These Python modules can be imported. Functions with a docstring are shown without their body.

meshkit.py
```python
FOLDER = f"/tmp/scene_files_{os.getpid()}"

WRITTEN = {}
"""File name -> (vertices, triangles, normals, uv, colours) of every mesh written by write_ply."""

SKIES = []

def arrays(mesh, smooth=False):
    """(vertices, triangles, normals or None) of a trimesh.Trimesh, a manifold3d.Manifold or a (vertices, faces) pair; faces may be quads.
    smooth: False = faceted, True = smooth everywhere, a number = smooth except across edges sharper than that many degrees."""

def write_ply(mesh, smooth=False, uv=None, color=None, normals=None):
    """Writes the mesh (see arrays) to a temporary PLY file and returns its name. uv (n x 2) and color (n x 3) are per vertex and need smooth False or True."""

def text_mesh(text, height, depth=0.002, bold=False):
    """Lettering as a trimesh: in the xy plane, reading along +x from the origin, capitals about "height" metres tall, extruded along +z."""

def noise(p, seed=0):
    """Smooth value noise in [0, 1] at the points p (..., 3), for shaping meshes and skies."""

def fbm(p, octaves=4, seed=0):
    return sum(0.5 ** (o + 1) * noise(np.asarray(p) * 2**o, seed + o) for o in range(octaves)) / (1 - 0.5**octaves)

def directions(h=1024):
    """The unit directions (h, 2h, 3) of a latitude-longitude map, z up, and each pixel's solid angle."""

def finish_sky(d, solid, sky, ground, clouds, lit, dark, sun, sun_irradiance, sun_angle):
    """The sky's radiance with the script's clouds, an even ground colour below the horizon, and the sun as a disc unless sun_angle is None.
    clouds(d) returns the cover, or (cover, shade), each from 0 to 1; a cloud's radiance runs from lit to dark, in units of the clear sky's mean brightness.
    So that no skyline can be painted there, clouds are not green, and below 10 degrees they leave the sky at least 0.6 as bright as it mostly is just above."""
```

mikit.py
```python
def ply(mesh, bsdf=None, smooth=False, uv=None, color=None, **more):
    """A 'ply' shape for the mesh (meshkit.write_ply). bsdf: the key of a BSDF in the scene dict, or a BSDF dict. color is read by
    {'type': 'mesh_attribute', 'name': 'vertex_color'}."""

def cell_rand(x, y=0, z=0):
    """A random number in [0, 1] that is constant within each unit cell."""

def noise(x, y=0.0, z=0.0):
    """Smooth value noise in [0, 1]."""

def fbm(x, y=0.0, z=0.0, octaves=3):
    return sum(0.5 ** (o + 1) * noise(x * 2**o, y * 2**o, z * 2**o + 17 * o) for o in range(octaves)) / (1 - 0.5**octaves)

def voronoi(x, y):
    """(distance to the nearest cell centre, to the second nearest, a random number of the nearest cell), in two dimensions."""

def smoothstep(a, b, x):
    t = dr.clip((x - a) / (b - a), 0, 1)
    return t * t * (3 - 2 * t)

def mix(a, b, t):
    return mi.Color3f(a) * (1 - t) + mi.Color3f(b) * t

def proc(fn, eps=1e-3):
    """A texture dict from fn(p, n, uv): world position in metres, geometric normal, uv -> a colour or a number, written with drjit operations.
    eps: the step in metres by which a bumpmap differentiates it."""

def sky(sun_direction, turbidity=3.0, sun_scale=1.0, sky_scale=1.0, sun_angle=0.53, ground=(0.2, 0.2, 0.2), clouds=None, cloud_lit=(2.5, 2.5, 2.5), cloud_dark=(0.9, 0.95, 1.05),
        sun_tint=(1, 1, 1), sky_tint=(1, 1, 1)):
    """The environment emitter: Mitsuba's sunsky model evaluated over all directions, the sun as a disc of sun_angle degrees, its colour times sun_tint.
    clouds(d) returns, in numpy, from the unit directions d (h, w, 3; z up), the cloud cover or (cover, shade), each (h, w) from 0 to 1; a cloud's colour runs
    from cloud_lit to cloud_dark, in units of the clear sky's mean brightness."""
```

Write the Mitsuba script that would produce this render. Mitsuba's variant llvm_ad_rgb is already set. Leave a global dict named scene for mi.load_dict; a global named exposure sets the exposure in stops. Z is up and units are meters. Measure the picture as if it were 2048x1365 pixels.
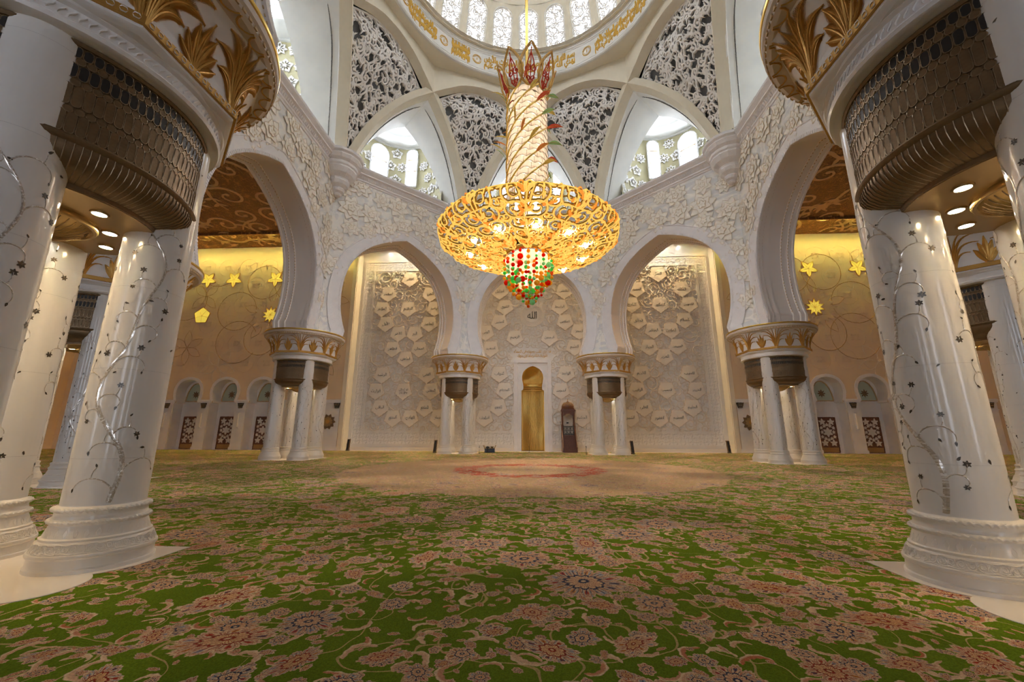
import math, random
import numpy as np
import trimesh
import drjit as dr
import mitsuba as mi
import mikit
from mikit import noise, fbm, voronoi, cell_rand, smoothstep, mix, proc
from shapely.geometry import Polygon, LineString, Point, box as sbox, MultiPolygon
from shapely.ops import unary_union
from shapely import affinity

T = mi.ScalarTransform4f
pi = math.pi
scene, labels = {}, {}

# ------------------------------------------------------------------ camera, light, exposure
exposure = 0.5
FOCAL, PITCH, YAW, ROLL = 814.33, 0.22300, -0.06055, 0.0035        # focal length in pixels of the 2048 wide frame
EYE = np.array([0.4124, -21.5439, 1.7884])
_cp, _sp = math.cos(PITCH), math.sin(PITCH)
_F = np.array([math.sin(YAW) * _cp, math.cos(YAW) * _cp, _sp])
_R = np.array([math.cos(YAW), -math.sin(YAW), 0.0])
_U = -math.sin(ROLL) * _R + math.cos(ROLL) * np.cross(_R, _F)
scene['camera'] = {'type': 'perspective', 'fov': 2 * math.degrees(math.atan(1024 / FOCAL)), 'fov_axis': 'x', 'near_clip': 0.05, 'far_clip': 500.0,
                   'to_world': T().look_at(origin=EYE.tolist(), target=(EYE + _F).tolist(), up=_U.tolist())}
DAY = (0.86, 0.95, 1.10)            # daylight behind the frosted panes
WARM = (1.0, 0.74, 0.42)
L_DOME, L_SIDE, L_ENTRANCE = 3.0, 6.4, 4.4
L_COVE, L_DOWN, L_SPOT, L_STAR = 150.0, 130.0, 850.0, .42
L_CORE, L_BOWL, L_PENDANT, L_RING = .98, .60, 5.0, 230.0


def light(rgb, k):
    return {'type': 'area', 'radiance': {'type': 'rgb', 'value': [float(c) * k for c in rgb]}}


# ------------------------------------------------------------------ geometry helpers; a mesh is (vertices, triangles)
def quads(q):
    q = np.asarray(q)
    return np.vstack([q[:, [0, 1, 2]], q[:, [0, 2, 3]]])


def grid(P, closed_u=False, closed_v=False):
    P = np.asarray(P, float)
    n, m = P.shape[:2]
    i, j = np.meshgrid(np.arange(n if closed_u else n - 1), np.arange(m if closed_v else m - 1), indexing='ij')
    i2, j2 = (i + 1) % n, (j + 1) % m
    q = np.stack([i * m + j, i2 * m + j, i2 * m + j2, i * m + j2], -1).reshape(-1, 4)
    return P.reshape(-1, 3), quads(q)


def cat(ms):
    ms = [m for m in ms if m is not None and len(m[1])]
    off, V, F = 0, [], []
    for v, f in ms:
        V.append(np.asarray(v, float)); F.append(np.asarray(f) + off); off += len(v)
    return np.vstack(V), np.vstack(F)


def tr(m, M):
    M = np.asarray(M, float)
    f = m[1] if np.linalg.det(M[:3, :3]) > 0 else np.asarray(m[1])[:, ::-1]
    return np.asarray(m[0]) @ M[:3, :3].T + M[:3, 3], f


def move(x=0, y=0, z=0):
    M = np.eye(4); M[:3, 3] = (x, y, z); return M


def rotz(deg):
    a = math.radians(deg); c, s = math.cos(a), math.sin(a)
    M = np.eye(4); M[:2, :2] = [[c, -s], [s, c]]; return M


def scal(x, y=None, z=None):
    return np.diag([x, x if y is None else y, x if z is None else z, 1.0])


def frame(o, x, y, z):
    M = np.eye(4); M[:3, 0], M[:3, 1], M[:3, 2], M[:3, 3] = x, y, z, o; return M


def wallframe(az, dist):
    """local x along the wall, y up, z towards the middle of the hall"""
    a = math.radians(az); n = np.array([math.cos(a), math.sin(a), 0]); t = np.array([math.sin(a), -math.cos(a), 0])
    return frame(n * dist, t, [0, 0, 1], -n)


def tube(pts, r, sides=6, closed=False, flat=1.0, up=None):
    p = np.asarray(pts, float)
    t = (np.roll(p, -1, 0) - np.roll(p, 1, 0)) if closed else np.gradient(p, axis=0)
    t /= np.linalg.norm(t, axis=1, keepdims=True) + 1e-12
    if up is None:
        ref = np.array([0, 0, 1.0]) if np.abs(t[:, 2]).mean() < 0.8 else np.array([1.0, 0, 0])
    else:
        ref = np.asarray(up, float)
    a = np.cross(t, np.broadcast_to(ref, p.shape)); a /= np.linalg.norm(a, axis=1, keepdims=True) + 1e-9
    b = np.cross(a, t)
    ang = np.arange(sides) * 2 * pi / sides
    r = np.broadcast_to(r, (len(p),))[:, None, None]
    P = p[:, None] + r * (np.cos(ang)[None, :, None] * a[:, None] + flat * np.sin(ang)[None, :, None] * b[:, None])
    v, f = grid(P, closed, True)
    if not closed:
        n = len(p)
        c = np.vstack([p[0], p[-1]]); k = len(v); i = np.arange(sides); i2 = (i + 1) % sides
        f = np.vstack([f, np.stack([i * 0 + k, i, i2], 1), np.stack([i * 0 + k + 1, (n - 1) * sides + i2, (n - 1) * sides + i], 1)])
        v = np.vstack([v, c])
    return v, f


def lathe(prof, n=32, a0=0.0, a1=2 * pi):
    prof = np.asarray(prof, float)
    full = abs(a1 - a0 - 2 * pi) < 1e-6
    ang = np.linspace(a0, a1, n, endpoint=not full)
    P = np.stack([prof[None, :, 0] * np.cos(ang)[:, None], prof[None, :, 0] * np.sin(ang)[:, None], np.broadcast_to(prof[None, :, 1], (n, len(prof)))], -1)
    return grid(P, full, False)


def boxm(c, s):
    b = trimesh.creation.box(s); return np.array(b.vertices) + np.asarray(c), np.array(b.faces)


def bbox(x0, y0, z0, x1, y1, z1):
    return boxm([(x0 + x1) / 2, (y0 + y1) / 2, (z0 + z1) / 2], [x1 - x0, y1 - y0, z1 - z0])


def geoms(p):
    return [g for g in getattr(p, 'geoms', [p]) if isinstance(g, Polygon) and g.area > 1e-7]


def flat(poly, z=0.0):
    out = []
    for g in geoms(poly):
        v, f = trimesh.creation.triangulate_polygon(g, engine='earcut')
        v, f = np.asarray(v), np.asarray(f)
        e = np.cross(np.c_[v[f[:, 1]] - v[f[:, 0]], np.zeros(len(f))], np.c_[v[f[:, 2]] - v[f[:, 0]], np.zeros(len(f))])[:, 2]
        f = np.where(e[:, None] < 0, f[:, ::-1], f)
        out.append((np.c_[v, np.full(len(v), z)], f))
    return cat(out)


def extr(poly, d, z=0.0):
    """the polygon of the local xy plane, extruded from z to z + d"""
    out = []
    for g in geoms(poly):
        try:
            m = trimesh.creation.extrude_polygon(g, d, engine='earcut')
        except Exception:
            continue
        out.append((np.array(m.vertices) + [0, 0, z], np.array(m.faces)))
    return cat(out)


def ribbon(pts, w):
    """a tapering band in the plane, as a polygon"""
    p = np.asarray(pts, float); t = np.gradient(p, axis=0); t /= np.linalg.norm(t, axis=1, keepdims=True) + 1e-12
    n = np.stack([-t[:, 1], t[:, 0]], 1) * np.broadcast_to(w, (len(p),))[:, None]
    return Polygon(np.vstack([p + n, (p - n)[::-1]])).buffer(0)


def leafpoly(o, a, L, w, bend=0.0, k=7):
    s = np.linspace(0, 1, k); ww = w * np.sin(pi * s ** 0.8) ** 0.8
    y = bend * L * s * s
    top = np.stack([s * L, y + ww], 1); bot = np.stack([s * L, y - ww], 1)[::-1]
    P = np.vstack([top, bot[1:-1]]); c, sn = math.cos(a), math.sin(a)
    return Polygon(P @ np.array([[c, sn], [-sn, c]]) + np.asarray(o)).buffer(0)


def spiral(cx, cy, r0, a0, d, turns=1.2, n=22, r1=0.16):
    t = np.linspace(0, 1, n); r = r0 * (1 - (1 - r1) * t); a = a0 + d * 2 * pi * turns * t
    return np.stack([cx + r * np.cos(a), cy + r * np.sin(a)], 1)


def poisson(poly, step, rng, tries=None):
    x0, y0, x1, y1 = poly.bounds; pts = []
    from shapely.prepared import prep
    pp = prep(poly)
    for _ in range(tries or int(40 * (x1 - x0) * (y1 - y0) / step ** 2)):
        q = (rng.uniform(x0, x1), rng.uniform(y0, y1))
        if all((q[0] - a) ** 2 + (q[1] - b) ** 2 > step * step for a, b in pts) and pp.contains(Point(q)):
            pts.append(q)
    return pts


def arabesque(region, step, seed, w, leaf=0.34, dense=3):
    """carved openwork of scrolls and leaves filling a plane region"""
    rng = random.Random(seed); shp = []
    pts = poisson(region, step, rng)
    for (x, y) in pts:
        d = rng.choice((-1, 1)); a0 = rng.uniform(0, 2 * pi); r0 = step * rng.uniform(.44, .56)
        sp = spiral(x, y, r0, a0, d, rng.uniform(1.0, 1.35))
        shp.append(ribbon(sp, np.linspace(w, w * .55, len(sp))))
        shp.append(Point(sp[-1]).buffer(w * 1.35, 4))
        out = np.array([math.cos(a0), math.sin(a0)]); tg = np.array([out[1], -out[0]]) * d
        s = np.linspace(0, 1, 9)[:, None]; st = sp[0] + tg * s * step * .95 + out * s * s * step * .35
        shp.append(ribbon(st, np.linspace(w, w * .6, 9)))
        for k in range(dense):
            i = 2 + k * 4; o = sp[i]; r = o - np.array([x, y]); a = math.atan2(r[1], r[0]) - d * 0.5
            shp.append(leafpoly(o, a, step * leaf * rng.uniform(.8, 1.2), step * .075, d * .25))
        for k in (3, 6):
            a = math.atan2(*(st[k] - st[k - 1])[::-1])
            for sg in (-1, 1):
                shp.append(leafpoly(st[k], a + sg * .75, step * leaf * .9, step * .065, -sg * .2))
    return unary_union(shp).intersection(region)


def star(n, R, r, a0=pi / 2):
    a = a0 + np.arange(2 * n) * pi / n; q = np.where(np.arange(2 * n) % 2 == 0, R, r)
    return Polygon(np.stack([q * np.cos(a), q * np.sin(a)], 1))


def flower_poly(n, R, w, a0=pi / 2, hole=0.0):
    g = unary_union([leafpoly((0, 0), a0 + k * 2 * pi / n, R, w) for k in range(n)])
    return g


# ------------------------------------------------------------------ the scene's entries
_used = {}


def num(k):
    if k not in _used:
        _used[k] = 0; return k
    _used[k] += 1; return f'{k}_{_used[k]:03d}'


def P(mesh, mat, smooth=False, **kw):
    return mikit.ply(mesh, 'surface_' + mat if isinstance(mat, str) else mat, smooth, **kw)


def put(name, ply, parent=None, M=None):
    key = num((parent + '__' if parent else '') + name)
    scene[key] = {**ply, **({'to_world': T(np.asarray(M, float).tolist())} if M is not None else {})}
    return key


def add(name, mesh, mat, parent=None, smooth=False, M=None, **kw):
    return put(name, P(mesh, mat, smooth, **kw), parent, M)


def place(key, ply, M=None):
    """an entry under exactly this key, which num() has already set aside"""
    scene[key] = {**ply, **({'to_world': T(np.asarray(M, float).tolist())} if M is not None else {})}
    return key


def lab(key, label, cat_=None, group=None, kind=None):
    d = {'label': label} if label else {}
    if cat_: d['category'] = cat_
    if group: d['group'] = group
    if kind: d['kind'] = kind
    labels[key] = d
    return key


def thing(name, label, cat_, group=None):
    return lab(num(name), label, cat_, group)


def struct(key, label):
    return lab(key, label, None, None, 'structure')


# ------------------------------------------------------------------ letter outlines and texts
GLYPHS = (
    'FEAD:29:0 -18 0 -16 13 -9 19 0 20 11 14 24 16 26 22 11 20 -3 10 -14;FEA9:32:3 2 3 4 20 2 26 8 25 18 15 33 17 35 26 21 27 5 20 0;FE8E:21:9 6 7 57 9 57 11 6 13 3 22 2 22 0 15 0;FED8:39:0 2 15 4 7 14 7 22 11 29 22 32 28 28 '
    '31 22 30 12 22 4 40 2 40 0 21 3 7 0 0 0|10 14 17 6 24 8 29 14 27 26 22 30 13 28 9 22|20 44 21 47 24 46 23 43|12 46 15 47 16 44 13 43;FEDF:17:0 2 6 2 10 6 9 57 11 57 12 6 8 1 0 0;FE8D:18:9 0 7 57 9 57 11 0;FEAA:41:3 2 3 4'
    ' 20 2 26 8 25 18 15 33 17 35 26 20 29 7 33 3 42 2 42 0 33 1 28 6 20 0;FE98:28:0 2 8 3 12 7 15 20 18 21 16 6 19 3 29 2 29 0 18 1 14 5 5 0 0 0|19 36 22 37 23 34 20 33|10 36 13 37 14 34 11 33;FEE4:47:0 2 6 4 15 22 20 27 26 '
    '28 31 23 37 7 43 2 48 2 48 0 43 0 37 4 32 0 25 0 12 10 5 1 0 0|14 13 25 2 32 2 34 4 33 14 26 26 18 23;FEAE:34:0 -18 1 -15 9 -12 19 0 20 11 14 24 16 26 23 7 27 3 35 2 35 0 21 4 18 -6 11 -13;FEA7:45:0 2 14 3 33 12 17 23 4 '
    '22 7 25 23 23 33 15 40 14 40 12 14 1 0 0|10 39 13 40 14 37 11 36;FE86:38:4 -18 21 -11 28 -2 12 1 7 6 10 20 17 25 22 25 29 19 31 2 39 2 39 0 30 0 23 -12 13 -17|10 6 15 2 29 2 29 12 26 20 22 23 15 22 9 14|12 37 16 39 12 43'
    ' 13 50 22 52 23 50 14 48 14 43 17 40 26 41 26 39 14 35;FEE1:38:3 -1 6 5 13 9 32 8 31 21 24 27 15 26 9 17 7 18 15 28 27 28 33 21 34 8 33 5 13 7 6 2 5 -12 9 -31 7 -31 4 -19;FEA3:45:0 2 14 3 33 12 17 23 4 22 7 25 23 23 35 1'
    '4 40 14 40 12 14 1 0 0;FEEE:38:4 -18 21 -11 28 -2 12 1 7 6 10 20 17 25 22 25 29 19 31 2 39 2 39 0 30 0 23 -12 13 -17|10 6 15 2 29 2 29 12 26 20 22 23 15 22 9 14;FEDD:52:4 -7 4 3 9 13 6 -5 10 -13 18 -17 28 -17 36 -14 40 -'
    '9 44 8 42 57 44 57 46 8 41 -11 32 -18 19 -19 9 -15;FEED:37:4 -17 20 -11 28 -2 27 1 14 0 7 6 8 17 11 22 17 26 22 26 28 21 31 12 29 -4 19 -14|10 7 15 2 29 4 26 20 21 24 15 23 9 14;FEF7:46:26 25 4 44 8 43 28 28 30 36 29 57 '
    '31 57 32 35 29 25 39 12 39 6 35 1 8 0 8 3 22 16|12 3 32 2 36 5 37 13 27 23 23 14|1 54 5 56 1 60 2 67 12 69 12 67 5 67 3 60 6 57 15 58 15 56 3 52;FE9F:45:0 2 17 4 33 12 17 23 4 22 7 25 23 23 33 15 40 14 40 12 14 1 0 0|19 '
    '-12 20 -9 23 -10 22 -13;FEF5:51:26 24 4 44 8 43 28 28 30 37 29 57 31 56 32 36 29 24 38 13 38 6 34 1 8 0 8 3 19 12|12 3 30 2 35 4 36 13 29 23|-3 52 0 56 11 53 20 55 16 51 4 54;FE92:29:0 2 11 5 15 20 18 21 16 14 17 5 22 2 '
    '29 2 29 0 19 1 14 6 6 0 0 0|12 -10 15 -9 16 -12 13 -13;FEEB:45:0 2 15 4 8 15 10 26 18 30 13 37 29 26 41 12 40 3 35 0 26 0 19 3 7 0 0 0|21 5 26 2 34 2 39 5 38 14 31 22 27 10|11 14 15 7 21 7 27 14 25 26 21 28 14 27 10 22;F'
    'EC8:57:0 2 5 2 7 6 6 57 8 57 9 11 29 25 41 26 49 18 49 11 45 4 58 2 58 0 43 3 31 0 0 0|22 19 7 2 37 3 46 9 47 18 40 24 29 23|30 38 31 41 34 40 33 37;FEF2:60:6 -10 4 4 8 14 10 12 6 4 7 -8 12 -13 20 -16 39 -15 51 -7 52 0 4'
    '1 6 40 9 61 2 61 0 54 1 54 -5 48 -13 35 -18 14 -16|31 -30 32 -27 35 -28 34 -31|23 -30 24 -27 27 -28 26 -31;FECC:38:0 2 6 2 17 7 5 22 8 28 24 31 31 26 30 18 22 6 27 3 39 2 39 0 27 1 19 6 5 0 0 0|7 25 19 10 24 12 29 21 28 '
    '27 23 29 12 28;FEE6:60:4 -6 4 4 9 14 6 -4 10 -12 20 -16 31 -16 38 -13 46 0 43 21 45 21 49 6 54 2 61 2 61 0 54 0 48 3 44 -10 31 -18 15 -17|24 36 25 39 28 38 27 35;FEC3:53:0 2 5 2 7 6 6 57 8 57 9 10 20 20 32 26 45 24 49 18'
    ' 49 11 44 4 37 1 0 0|7 3 31 2 39 4 46 9 47 18 40 24 29 23 22 19;FEF4:29:0 2 11 5 16 21 19 21 17 6 22 2 29 2 29 0 19 1 14 6 6 0 0 0|18 -11 21 -10 22 -13 19 -14|9 -11 12 -10 13 -13 10 -14;FEB7:60:0 0 9 4 14 20 16 20 14 6 1'
    '6 3 25 2 29 4 33 21 34 4 38 2 48 3 51 7 51 16 47 29 50 29 53 8 50 2 37 0 31 4 26 0 18 0 12 5 8 1|35 41 38 42 39 39 36 38|31 48 34 49 35 46 32 45|27 39 28 42 31 41 30 38;FEE8:29:0 2 11 5 15 20 18 21 16 14 17 5 22 2 29 2 2'
    '9 0 19 1 14 6 6 0 0 0|12 36 15 37 16 34 13 33;FED0:39:1 0 1 2 10 3 18 7 5 22 7 27 16 31 25 31 32 26 30 16 22 6 31 2 39 2 39 0 28 1 20 6 10 1|7 25 20 9 30 21 29 27 24 29 12 28|17 43 18 46 21 45 20 42;FE99:78:4 10 5 23 8 2'
    '4 6 10 12 3 25 0 45 0 60 3 68 8 69 17 65 30 68 28 71 18 71 10 68 5 58 0 46 -2 17 -1 7 4|40 35 41 38 44 37 43 34|36 44 39 45 40 42 37 41|32 35 33 38 36 37 35 34;FED7:34:0 2 15 2 26 8 27 14 14 13 10 14 6 19 6 27 10 35 16 3'
    '9 23 38 30 24 30 14 27 6 15 0 0 0|9 19 14 15 28 17 27 29 22 36 16 37 10 32 8 26|20 53 23 54 24 51 21 50|12 51 13 54 16 53 15 50;FECA:40:2 -18 4 -4 18 9 6 22 6 25 17 31 29 30 33 25 33 20 22 7 27 3 40 2 40 0 28 1 17 6 5 -6'
    ' 4 -18 14 -28 31 -29 40 -26 41 -28 31 -31 14 -30 9 -28|8 25 20 10 31 21 31 25 25 29 13 28;FEE7:20:0 2 8 3 11 7 11 16 7 26 7 29 9 29 13 16 13 7 8 1 0 0|5 45 8 46 9 43 6 42;FEF3:22:12 -10 15 -9 16 -12 13 -13|0 2 10 3 13 7 '
    '12 21 9 27 11 29 15 16 14 5 6 0 0 0|3 -10 6 -9 7 -12 4 -13;FEF1:62:4 -6 5 7 7 12 10 13 6 3 6 -5 12 -14 22 -17 33 -17 47 -12 52 -8 54 -1 36 9 33 12 33 17 37 24 46 30 58 28 57 26 46 28 35 17 38 10 56 0 55 -7 46 -15 33 -19 '
    '21 -19 10 -15|31 -31 32 -28 35 -29 34 -32|23 -29 26 -28 27 -31 24 -32;FEEC:39:0 2 7 2 8 16 13 26 19 31 24 31 28 27 29 16 22 5 40 2 40 0 31 1 33 -3 32 -13 26 -17 19 -17 12 -13 7 0 0 0|9 1 12 -10 19 -15 26 -15 31 -11 30 -1'
    ' 24 3|14 24 9 3 11 3 25 11 27 23 24 29 18 28;FEC0:76:0 2 9 4 14 21 16 21 14 7 21 2 41 21 50 25 58 25 63 23 67 17 67 10 64 4 76 2 76 0 61 3 47 -2 28 -2 15 2 12 6 5 0 0 0|25 2 28 0 46 0 56 2 64 8 65 17 58 23 47 22 35 14|49'
    ' 37 50 40 53 39 52 36;FEDE:59:4 -6 4 4 9 14 6 -4 10 -12 18 -16 27 -16 39 -9 44 8 42 57 44 57 46 10 52 3 59 2 59 0 50 2 45 7 45 0 40 -11 28 -18 12 -16;FEDB:30:0 2 16 3 22 10 20 20 2 38 2 42 30 57 30 55 4 40 21 22 24 15 23'
    ' 6 12 0 0 0;FEBE:108:4 -6 4 4 9 14 6 -4 9 -11 19 -16 34 -15 41 -10 44 -3 41 21 43 21 47 6 53 3 68 19 81 26 90 26 96 22 98 11 94 4 108 2 108 0 102 0 91 3 76 -1 59 -1 46 4 43 -10 38 -15 30 -18 15 -17 8 -13|57 3 59 1 76 1 8'
    '7 3 95 9 96 18 89 24 78 23 71 19|81 38 82 41 85 40 84 37;FE91:20:0 0 8 3 11 7 11 17 7 28 9 29 13 17 13 7 10 2|6 -10 9 -9 10 -12 7 -13;FEC2:68:3 1 3 3 15 2 18 5 17 57 19 57 20 10 34 23 43 27 51 27 56 25 60 19 60 12 55 4 6'
    '9 2 69 0 53 3 39 0|18 3 38 2 49 4 57 10 57 21 51 25 40 24 32 19;FEB3:60:0 0 9 4 14 20 16 20 14 6 16 3 26 2 30 5 33 21 35 21 34 4 38 2 48 3 51 7 51 16 47 29 50 29 53 8 50 2 37 0 32 5 26 0 18 0 12 5 8 1;FED3:34:0 2 15 2 26'
    ' 8 27 14 14 13 10 14 6 19 6 27 10 35 16 39 23 38 30 24 30 14 27 6 15 0 0 0|9 19 14 15 28 17 27 29 22 36 16 37 10 32 8 26|16 51 17 54 20 53 19 50;FEA8:49:0 2 13 3 33 12 20 22 4 22 6 25 16 25 35 14 40 14 40 12 33 10 34 6 4'
    '0 2 49 2 49 0 35 2 31 9 13 1 0 0|10 39 13 40 14 37 11 36;FEB0:35:0 -18 1 -15 9 -12 19 0 20 11 14 24 16 26 24 6 30 2 35 2 35 0 22 4 18 -6 11 -13|12 42 15 43 16 40 13 39;FEE2:46:2 -7 2 5 5 14 14 24 23 28 29 26 37 5 46 2 46'
    ' 0 36 3 31 0 22 1 8 15 4 5 4 -6 9 -31 7 -31|12 17 16 8 22 3 30 2 33 4 33 11 26 26 16 23;FEA4:49:0 0 1 2 20 5 33 12 25 20 17 23 4 22 7 25 17 25 27 21 32 16 40 14 40 12 34 11 38 3 50 2 50 0 38 1 31 9 18 2;FEE0:22:0 2 7 3 1'
    '0 7 9 57 11 57 13 7 23 0 18 0 12 5 5 0 0 0;FE8F:78:4 10 5 23 8 24 6 10 11 4 25 0 45 0 60 3 68 8 69 17 65 30 68 29 71 18 71 10 65 3 46 -2 14 0|36 -12 39 -11 40 -14 37 -15;FEA0:49:0 2 14 3 33 12 20 22 4 22 7 25 17 25 40 14'
    ' 40 12 34 11 36 4 50 2 50 0 37 1 31 9 14 1 0 0|19 -10 22 -9 23 -12 20 -13;FED4:39:0 2 15 4 7 14 7 22 11 29 22 32 28 28 31 22 30 12 22 4 40 2 40 0 22 3 7 0 0 0|10 14 17 6 24 8 29 14 27 26 22 30 13 28 9 22|16 44 17 47 20 4'
    '6 19 43;FED5:62:4 -1 5 13 7 18 10 19 6 9 6 0 12 -10 22 -13 34 -13 47 -9 53 -3 56 7 38 7 34 12 34 20 38 28 44 32 49 32 54 28 58 17 58 5 56 -2 49 -10 34 -15 20 -15 10 -11|37 12 42 8 56 10 55 22 50 29 44 30 39 26 36 20|47 4'
    '6 50 47 51 44 48 43|39 46 42 47 43 44 40 43;FEAF:28:-1 -18 -1 -16 12 -9 18 0 19 11 13 24 15 26 21 12 19 -3 9 -14|11 42 14 43 15 40 12 39;FED1:77:4 10 5 23 8 24 6 10 9 5 15 2 25 0 59 0 68 4 70 12 58 12 52 15 50 26 53 33 5'
    '9 38 64 38 70 33 73 24 72 8 64 -1 23 -2 10 2|53 19 58 14 71 16 71 25 66 35 60 36 56 34 52 27|59 52 62 53 63 50 60 49;FE85:37:4 -17 20 -11 28 -2 27 1 14 0 7 6 8 17 11 22 17 26 22 26 28 21 31 12 29 -4 19 -14|10 7 15 2 29 4'
    ' 26 20 21 24 15 23 9 14|12 36 16 40 12 44 13 51 22 53 23 51 14 49 14 44 17 41 26 42 26 40;FEDC:37:0 2 16 3 22 10 20 19 2 38 2 42 30 57 30 55 16 49 4 40 21 21 28 5 37 2 37 0 30 1 24 8 19 2 12 0 0 0;FEDA:69:4 10 4 19 7 25 '
    '6 10 15 2 44 0 55 3 59 9 58 57 60 57 61 9 63 3 70 2 70 0 65 0 60 5 49 -1 23 -2 10 2|29 17 40 23 39 27 31 32 31 36 41 43 34 37 33 33 42 26 42 23 38 19;FEBC:76:0 2 9 4 14 21 16 21 14 7 17 3 22 2 41 21 50 25 58 25 63 23 67 '
    '17 67 10 64 4 76 2 76 0 61 3 47 -2 28 -2 15 2 12 6 5 0 0 0|25 2 28 0 46 0 56 2 64 8 65 17 58 23 47 22 34 13;FEB1:93:4 -6 4 4 9 14 6 -4 10 -12 20 -16 31 -16 39 -12 44 -2 42 20 47 5 51 2 59 2 62 5 65 20 67 20 66 4 69 2 79 '
    '2 84 7 81 25 81 29 83 29 86 7 81 1 69 0 64 4 58 0 46 2 43 -10 38 -15 30 -18 15 -17 8 -13;FE89:62:4 -6 4 4 9 14 6 -4 12 -13 22 -16 33 -16 44 -13 52 -7 54 0 50 4 37 9 33 13 33 18 44 30 53 31 58 29 57 27 52 29 44 28 35 18 3'
    '8 11 56 1 55 -6 48 -13 34 -18 21 -18 10 -14|12 21 16 25 12 29 12 34 17 38 23 38 23 36 15 35 14 29 17 26 26 27 27 25;FEB8:66:0 0 9 4 14 20 16 20 14 5 17 2 26 2 29 5 32 21 34 21 33 5 38 2 48 3 50 8 50 26 52 26 54 6 57 3 66'
    ' 2 66 0 60 0 52 6 46 0 37 0 31 5 25 0 18 0 12 5 8 1|37 39 38 42 41 41 40 38|32 46 33 49 36 48 35 45|28 39 29 42 32 41 31 38;FED6:65:4 -8 5 6 8 13 10 13 6 3 6 -7 13 -17 34 -19 50 -13 54 -8 55 0 38 1 34 6 36 18 44 25 49 25'
    ' 55 20 58 2 66 2 66 0 57 -1 55 -10 49 -16 34 -21 15 -20 6 -13|37 6 41 2 56 2 55 15 49 23 44 23 39 19 36 13|48 37 49 40 52 39 51 36|39 37 40 40 43 39 42 36;FEFC:42:4 0 4 2 11 1 22 4 28 13 6 44 16 36 30 18 30 57 32 57 34 6'
    ' 42 0 38 0 33 4 31 13 19 1;FEB4:66:0 0 9 4 14 20 16 20 14 5 17 2 29 4 33 21 35 21 34 4 38 2 48 3 50 8 50 26 52 26 54 6 57 3 66 2 66 0 60 0 52 6 45 0 37 0 31 5 28 1 18 0 12 5 8 1;FEE3:40:0 0 6 5 17 26 24 27 30 22 33 7 29 '
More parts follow.
